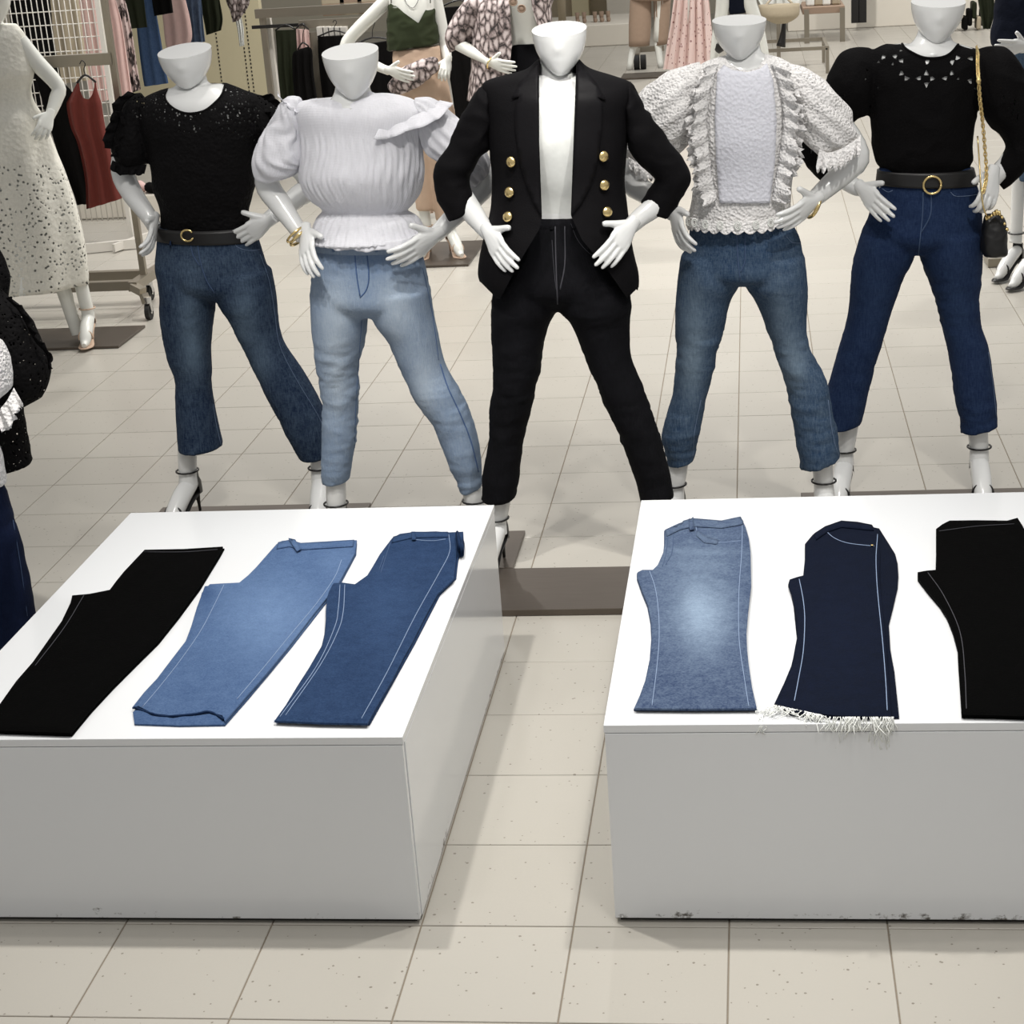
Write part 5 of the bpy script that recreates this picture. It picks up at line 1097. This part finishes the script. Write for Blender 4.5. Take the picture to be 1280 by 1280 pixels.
# --- olive camisole mannequin
Y = 22.3
t = thing('mannequin', 'white mannequin in olive satin camisole and tan trousers holding a snake print clutch', 'mannequin', P(560, 310, Y))
b = MB(); c_ = MB(); b.add(*loft([(498, -14, 532, -14, .6), (484, -8, 546, -8, .5), (486, 10, 546, 8, .6), (487, 30, 544, 28, .66), (488, 50, 543, 46, .6), (492, 66, 544, 62, .6)], Y, 24, 3))
arm(c_, [(490, -6, 0, .040), (470, 14, .02, .040), (434, 52, .06, .036), (440, 66, .03, .034), (468, 81, -.06, .028), (486, 89, -.10, .024)], Y)
arm(c_, [(543, -6, 0, .040), (550, 25, .02, .038), (556, 54, .03, .034), (558, 66, .0, .030), (560, 76, -.03, .024)], Y)
hand(c_, (487, 88), (516, 96), Y, -.22, up=(.1, -.2, 1), size=1.0, kind='flat'); hand(c_, (560, 75), (556, 98), Y, -.08, up=(-1, 0, .3), size=.9, kind='grip')
sh = []; foot(c_, sh, (560, 270), (566, 296), Y, (.5, -1)); foot(c_, sh, (530, 262), (534, 290), Y, (-.1, -1))
bodymesh(b, c_, t, M_SKINW); [q.build('sandal', M_TAN, t) for q in sh]
top_mesh('camisole', [loft([(488, -2, 542, -4, .55), (484, 14, 546, 12, .66), (484, 32, 547, 28, .72), (483, 48, 549, 44, .72), (484, 64, 550, 54, .74)], Y, 32, 4)], .009, M_OLIVE, t, 'olive satin camisole', wr=.012, scale=(8, 8, 12), seed=50, neck=[(489, 2), (505, 16), (523, 29), (531, 14), (538, 2), (536, -16), (492, -16)])
MB().tube([P(489, -12, Y, -.06), P(489, 4, Y, -.06)], .003, 6, 1).tube([P(538, -12, Y, -.06), P(538, 4, Y, -.06)], .003, 6, 1).build('strap', M_OLIVE, t)
MB().tube([P(503, -10, Y, -.07), P(508, 4, Y, -.085), P(516, 10, Y, -.09), P(522, 2, Y, -.085), P(525, -10, Y, -.07)], .0022, 6, 4).build('necklace', M_CHROME, t)
m = MB(); m.add(*loft([(491, 62, 549, 56, .7), (492, 90, 556, 90, .78), (496, 125, 564, 122, .76), (500, 150, 568, 146, .7)], Y, 32, 4)); m.add(*loft([(502, 135, 536, 135), (508, 180, 540, 180), (516, 230, 542, 230), (520, 262, 544, 262)], Y, 24, 3, .9)); m.add(*loft([(534, 135, 568, 135), (536, 180, 571, 180), (540, 230, 574, 230), (545, 275, 576, 272)], Y, 24, 3, .9))
V, F, N = remesh(m.V, m.F, .011, 3); o = mesh('trousers', wrinkle(V, N, .008, (8, 8, 6), 4), F, M_TAN, t, recalc=False, attrs={'hole': np.full(len(V), -1.)}); o['label'] = 'tan wide trousers'
plate(t, float(P(520, 330, 22)[0])/T, float(P(596, 320, 22.3)[0])/T, 21.3, 23.4)
V, F = loft([(484, 108, 488, 100, .3), (490, 116, 500, 86, .35), (505, 117, 518, 78, .4), (526, 106, 532, 72, .4), (544, 92, 546, 72, .35), (549, 86, 549, 80, .3)], Y-.5, 24, 5)
V2, F2, N2 = remesh(V, F, .006, 2); o = mesh('clutch_bag', wrinkle(V2, N2, .01, (16, 16, 16), 3), F2, M_SNAKE, recalc=False); tag(o, 'crumpled snake print clutch held by the mannequin in olive camisole', 'handbag')
# --- snake print jacket mannequin
Y = 21.8
t = thing('mannequin', 'white mannequin in snake print jacket, white top and black jeans', 'mannequin', P(650, 320, Y))
b = MB(); c_ = MB(); b.add(*loft([(620, -16, 690, -18, .5), (630, 10, 682, 10, .62), (636, 40, 674, 40, .6), (636, 60, 676, 60, .6)], Y, 24, 3))
arm(c_, [(572, 55, -.02, .036), (592, 66, -.08, .033), (606, 74, -.13, .027), (616, 80, -.16, .024)], Y); hand(c_, (614, 79), (643, 84), Y, -.17, up=(.1, -.2, 1), size=1.0, kind='flat')
sh = []; foot(c_, sh, (640, 270), (640, 292), Y, (.1, -1)); foot(c_, sh, (665, 270), (668, 292), Y, (.1, -1))
bodymesh(b, c_, t, M_SKINW); [q.build('heeled_shoe', M_BLACKL, t) for q in sh]
top_mesh('white_top', [loft([(632, -12, 678, -12, .6), (634, 12, 672, 10, .68), (638, 35, 669, 34, .64), (639, 56, 668, 54, .64)], Y, 28, 4)], .009, M_TEE, t, 'white top', wr=.003)
top_mesh('snake_jacket', [loft([(610, -16, 700, -18, .5), (596, 4, 690, 4, .7), (592, 30, 690, 28, .74), (590, 60, 692, 58, .78), (588, 90, 694, 90, .8), (584, 126, 696, 120, .8)], Y, 36, 4), loft([(600, -14, 606, 20, .9), (584, -4, 598, 30, 1), (568, 18, 590, 46, 1), (556, 44, 584, 58, 1), (562, 66, 582, 54, .9)], Y, 24, 4)], .009, M_SNAKE, t, 'grey snake print jacket', wr=.008, scale=(9, 9, 7), seed=60, neck=[(634, -30), (638, 20), (640, 55), (637, 85), (622, 130), (705, 130), (690, 60), (673, 36), (665, 10), (661, -30)])
m = MB(); m.add(*loft([(638, 54, 676, 54, .7), (634, 90, 684, 90, .78), (630, 130, 690, 130, .76)], Y, 30, 4)); m.add(*loft([(630, 120, 660, 120), (628, 200, 652, 200), (630, 270, 648, 270)], Y, 20, 3, .9)); m.add(*loft([(660, 120, 690, 120), (664, 200, 688, 200), (660, 270, 678, 270)], Y, 20, 3, .9))
V, F, N = remesh(m.V, m.F, .011, 2); o = mesh('jeans', V, F, J['m3'], t, recalc=False, attrs={'fade': np.full(len(V), .1)}); o['label'] = 'black jeans'
bangle((613, 79), Y, (1, -.4, -.4), .032, 'bracelet', t, -.165, .005)
g = MB()
for x in (641.5, 652): p = P(x, 2+(x-641)*.8, Y, -.155); g.tube([p+np.array([-.022*math.cos(a), -.004, .020*math.sin(a)]) for a in np.linspace(0, 2*math.pi, 20)], .003, 6, 1); g.tube([p, p+np.array([0, -.003, 0])], [.020, .018], 16, 1, flat=.9)
o = g.build('sunglasses', M_BROWN); tag(o, 'brown sunglasses hooked on the white top under the snake print jacket', 'sunglasses')
# --- far middle: platform, shelf items, tan trousers, pink dress
xa, xb = float(P(560, 52, 61)[0]), float(P(786, 55, 61)[0])
o = MB().box(xa, xb+.1, 61*T, 66*T, .001, .27, .01).build('display_platform', M_WHITEP, smooth=False); tag(o, 'low white platform at the far back behind the head of the black blazer mannequin', 'platform')
t = thing('wall_bay', 'beige backed wall bay with white pillar at the far back centre', 'display wall', ((xa+xb)/2, 70*T, 0))
MB().box(xa, xb-.5, 70*T, 70.4*T, .002, 3.2).build('back_panel', M_BEIGE, t, smooth=False)
MB().box(xb-.45, xb+.1, 68*T, 70*T, .002, 3.2, .01).build('pillar', M_WHITEP, t, smooth=False); MB().box(xb-1.0, xb-.75, 69.6*T, 70*T, .002, 3.2, .01).build('trim_strip', M_CREAM, t, smooth=False)
for i, x in enumerate((722, 744, 752)):
    p = P(x, 29, 62.5); m = MB(); 
    for s in (0, .09): m.tube([(p[0]+s, p[1], .285), (p[0]+s+.01, p[1]-.06, .30), (p[0]+s+.015, p[1]-.1, .275)], [.018, .03, .016], 8, 2); m.tube([(p[0]+s, p[1], .275), (p[0]+s, p[1]+.01, .40)], [.02, .03], 8, 1)
    tag(m.build('ankle_boots', M_BROWN), 'brown pair of boots on the far white platform, number %s from the left' % ['one', 'two', 'three'][i], 'shoes')
m = MB(); p = P(703, 28, 63); m.tube([(p[0], p[1], .27), (p[0], p[1], 1.5)], [.05, .09], 12, 1); tag(m.build('draped_stand', M_BEIGE), 'draped pale stand at the left of the far white platform', 'stand')
Y = 49.6
t = thing('mannequin', 'far mannequin in camel wide trousers beside the pink dress', 'mannequin', P(805, 92, Y))
m = MB(); m.add(*loft([(792, -50, 832, -50, .7), (790, -20, 836, -20, .75), (788, 0, 838, 0, .7)], Y, 28, 3)); m.add(*loft([(788, -10, 814, -10), (786, 30, 814, 30), (786, 58, 812, 57)], Y, 20, 3, .8)); m.add(*loft([(816, -10, 839, -10), (818, 30, 837, 30), (819, 57, 834, 55)], Y, 20, 3, .8)); m.build('trousers', M_BROWN, t)
b = MB(); b.tube([P(795, 50, Y), P(789, 70, Y), P(787, 87, Y, -.02)], [.04, .035, .03], 10, 2); b.tube([P(822, 50, Y), P(824, 70, Y), P(826, 85, Y, -.02)], [.04, .035, .03], 10, 2)
b.add(*loft([(796, -120, 830, -120, .5), (790, -105, 836, -105, .5), (796, -50, 830, -50, .6), (798, -20, 830, -20, .6)], Y, 16, 3)); b.tube([P(802, -30, Y), P(800, 20, Y), P(795, 52, Y)], [.09, .07, .05], 10, 2); b.tube([P(826, -30, Y), P(826, 20, Y), P(822, 52, Y)], [.09, .07, .05], 10, 2); b.build('body', M_SKINW, t)
plate(t, float(P(777, 92, Y)[0])/T, float(P(880, 92, Y)[0])/T, Y-.6, Y+.8, .02)
t = thing('garment_rack', 'distant low steel rack on black casters behind the camel trousers', 'clothes rack', P(812, 80, 53))
MB().bar(P(798, 62, 53), P(830, 60, 53), .05, .06).bar(P(798, 62, 53), P(796, 70, 52), .05, .05).build('base_rail', M_STEEL, t, smooth=False)
for x, y in ((796, 80), (804, 74)): p = P(x, y, 52); MB().tube([(p[0]-.03, p[1], .08), (p[0]+.03, p[1], .08)], [.08, .08], 16, 1).build('caster_wheel', M_RUBBER, t, sharp=40)
Y = 44
t = drape('mannequin', 'far mannequin in long pale pink dotted dress', 'mannequin', [(848, -60, 876, -60), (846, -30, 880, -30), (842, 0, 886, 0), (838, 30, 889, 30), (833, 60, 892, 60), (829, 86, 894, 84)], Y, M_DOT, 12, .03, .6, None, part='dress')
b = MB(); b.tube([P(862, -64, Y), P(862, 20, Y), P(862, 80, Y), P(862, 112, Y)], [.10, .10, .06, .04], 10, 2); b.add(*loft([(852, -90, 872, -90, .6), (850, -60, 874, -60, .6)], Y, 12, 2)); b.build('body', M_SKINW, t)
Y = 40
t = thing('mannequin', 'far white mannequin in dark blue shorts behind the white lace blouse mannequin', 'mannequin', P(915, 110, Y))
b = MB(); b.add(*loft([(904, -70, 936, -70, .6), (900, -30, 940, -30, .7)], Y, 16, 2)); b.tube([P(905, -40, Y), P(904, 0, Y), P(901, 22, Y), P(896, 45, Y), P(893, 75, Y), P(892, 112, Y)], [.07, .065, .055, .045, .04, .035], 12, 3)
b.tube([P(932, -40, Y), P(936, 0, Y), P(944, 22, Y), P(952, 50, Y), P(957, 80, Y), P(959, 110, Y)], [.07, .065, .055, .045, .04, .035], 12, 3); b.build('body', M_SKINW, t)
m = MB(); m.add(*loft([(900, -60, 940, -60, .7), (900, -30, 942, -30, .7), (908, 0, 936, -2, .6), (912, 18, 932, 16, .5)], Y, 20, 3)); m.build('shorts', M_NAVY, t)
MB().tube([P(900, 50, Y, -.1), P(902, 56, Y, -.12), P(897, 64, Y, -.1)], [.02, .05, .03], 12, 3).build('bag_pouch', M_BLACKL, t)
# stand with cream bag
Y = 49
t = thing('display_stand', 'thin steel stand with square foot frame behind the white lace blouse mannequin', 'stand', P(973, 80, Y))
x = float(P(973, 40, Y)[0]); MB().bar((x, Y*T, .05), (x, Y*T, 2.2), .04, .04).build('post', M_STEEL, t, smooth=False)
w_ = .5; m = MB(); z0 = .26
for a, c in (((-.45, 0), (.5, 0)), ((-.45, 1.0), (.5, 1.0)), ((-.45, 0), (-.45, 1.0)), ((.5, 0), (.5, 1.0))): m.bar((x+a[0], Y*T+a[1]-.3, z0), (x+c[0], Y*T+c[1]-.3, z0), .035, .035)
for a in ((-.45, 0), (.5, 0), (-.45, 1), (.5, 1)): m.bar((x+a[0], Y*T+a[1]-.3, .005), (x+a[0], Y*T+a[1]-.3, z0), .035, .035)
m.build('foot_frame', M_STEEL, t, smooth=False)
t = drape('cream_jacket', 'cream jacket hanging on the thin steel stand', 'jacket', [(950, -30, 998, -30), (946, -10, 1004, -10), (950, 4, 1002, 3), (958, 13, 996, 12)], Y-.3, M_TEE, 6, .03, .3, None)
V, F = loft([(948, 6, 1000, 4, .4), (952, 20, 999, 18, .5), (962, 27, 992, 25, .4), (970, 30, 984, 29, .3)], Y-1.6, 20, 3); hb = MB().add(V, F); hb.tube([P(956, 8, Y-1.6), P(968, -6, Y-.8), P(974, -14, Y-.1), P(980, -6, Y-.8), P(992, 6, Y-1.6)], .012, 8, 3); o = hb.build('handbag', M_BEIGE); tag(o, 'grey-beige slouchy handbag hanging under the cream jacket', 'handbag')
m = MB(); m.tube([P(980, 12, Y-1), P(980, 30, Y-1), P(978, 48, Y-1), P(976, 58, Y-1)], [.02, .02, .035, .05], 8, 2); tag(m.build('umbrella', M_BLACKM), 'closed black umbrella hanging on the thin steel stand', 'umbrella')
# shelf table, black posts, platforms at right
Y = 58
t = thing('shelf_table', 'cream shelf table with steel legs at the far right back', 'table', P(1030, 50, Y))
p0, p1 = P(1003, 12, Y), P(1056, 9, Y); MB().box(p0[0], p1[0], Y*T, (Y+3)*T, p0[2]-.06, p0[2]+.02, .005).build('shelf_top', M_BROWN, t, smooth=False)
for x in (p0[0]+.05, p1[0]-.03): MB().bar((x, Y*T, 0), (x, Y*T, p0[2]), .06, .06).build('leg', M_STEEL, t, smooth=False)
for i, x in enumerate((1008, 1018, 1028, 1040)):
    p = P(x, 7, Y+.5); m = MB().box(p[0], p[0]+.10, p[1], p[1]+.3, p0[2]+.021, p0[2]+.16, .02); tag(m.build('folded_garment', (M_TEE, M_BEIGE, M_TEE, M_BEIGE)[i], smooth=False), ['white folded garment leftmost on the far cream shelf', 'beige folded garment second on the far cream shelf', 'white folded garment third on the far cream shelf', 'beige folded garment rightmost on the far cream shelf'][i], 'garment')
for i, px_ in enumerate((1069, 1078)):
    x = float(P(px_, 30, 62)[0]); m = MB().bar((x, 62*T, .1), (x, 62*T, 2.6), .10, .10); tag(m.build('black_post', M_BLACKM, smooth=False), ['left of the two black posts at the far right back', 'right of the two black posts at the far right back'][i], 'post')
xa, xb = float(P(1085, 40, 60)[0]), float(P(1232, 36, 60)[0])
o = MB().box(float(P(985, 40, 63)[0]), xb+4, 63*T, 66*T, .001, .45, .01).build('display_platform', M_WHITEP, smooth=False); tag(o, 'long low cream platform at the far right back', 'platform')
for i in range(9):
    p = P(1186+i*5.5, 30-(i % 3)*9, 60); m = MB().box(p[0], p[0]+.055, 59.5*T, 60.3*T, max(.01, p[2]-.1), p[2]+.1, .02)
    tag(m.build('small_box', (M_BLK, M_GREEN, M_BEIGE, M_BLK)[i % 4], smooth=False), 'small dark box in the stack behind the neck of the crochet jumper mannequin', 'box', 'dark boxes at the far right back')
# --- right edge mannequin
Y = 19.0
t = thing('mannequin', 'white mannequin in navy jumper and blue jeans at the right edge', 'mannequin', P(1275, 340, Y))
b = MB(); b.add(*loft([(1246, -30, 1330, -30), (1250, 40, 1320, 40), (1255, 100, 1330, 100)], Y, 20, 3, .55))
arm(b, [(1310, 50, -.10, .034), (1290, 58, -.14, .030), (1276, 60, -.17, .025)], Y); hand(b, (1280, 58), (1246, 58), Y, -.18, up=(0, -.2, 1), size=1.05, kind='flat')
sh = []; foot(b, sh, (1274, 200), (1272, 250), Y, (-.8, -1), z=.22); foot(b, sh, (1296, 260), (1290, 312), Y-.6, (-.9, -1), z=.2)
b.build('body', M_SKIN, t); [q.build('strappy_heel', M_BLACKL, t) for q in sh]
V, F = loft([(1248, -60, 1330, -60, .5), (1244, -20, 1334, -20, .6), (1242, 20, 1330, 20, .66), (1238, 42, 1330, 44, .66), (1238, 58, 1330, 60, .66)], Y, 32, 4); V2, F2, N2 = remesh(V, F, .01, 3); o = mesh('jumper', wrinkle(V2, N2, .008, (9, 9, 9), 3), F2, M_NAVY, t, recalc=False, attrs={'hole': np.full(len(V2), -1.)}); o['label'] = 'navy jumper'
m = MB(); m.add(*loft([(1240, 50, 1330, 50, .7), (1244, 90, 1332, 90, .75), (1248, 120, 1334, 120, .7)], Y, 30, 4)); m.add(*loft([(1250, 110, 1290, 112), (1262, 160, 1296, 160), (1268, 200, 1300, 200), (1270, 226, 1304, 226)], Y, 24, 3, .9)); m.add(*loft([(1290, 110, 1334, 112), (1300, 200, 1334, 200), (1300, 270, 1330, 270)], Y, 24, 3, .9))
V, F, N = remesh(m.V, m.F, .01, 3); o = mesh('jeans', V, F, J['m4'], t, recalc=False, attrs={'fade': np.full(len(V), .25)}); o['label'] = 'blue jeans'
o = MB().box(float(P(1234, 330, 19.8)[0]), float(P(1259, 330, 19.8)[0]), 19.7*T, 20.3*T, .001, .05, .004).build('small_block', M_STEEL, smooth=False); tag(o, 'small grey block on the floor below the black shoulder bag', 'block')
drape('long_cardigan', 'dark grey long cardigan hanging beside the navy jumper at the right', 'cardigan', [(1218, -40, 1240, -40), (1221, -10, 1242, -10), (1225, 15, 1243, 15), (1229, 36, 1238, 36)], 21.5, M_GREEN, 4, .01, .4)
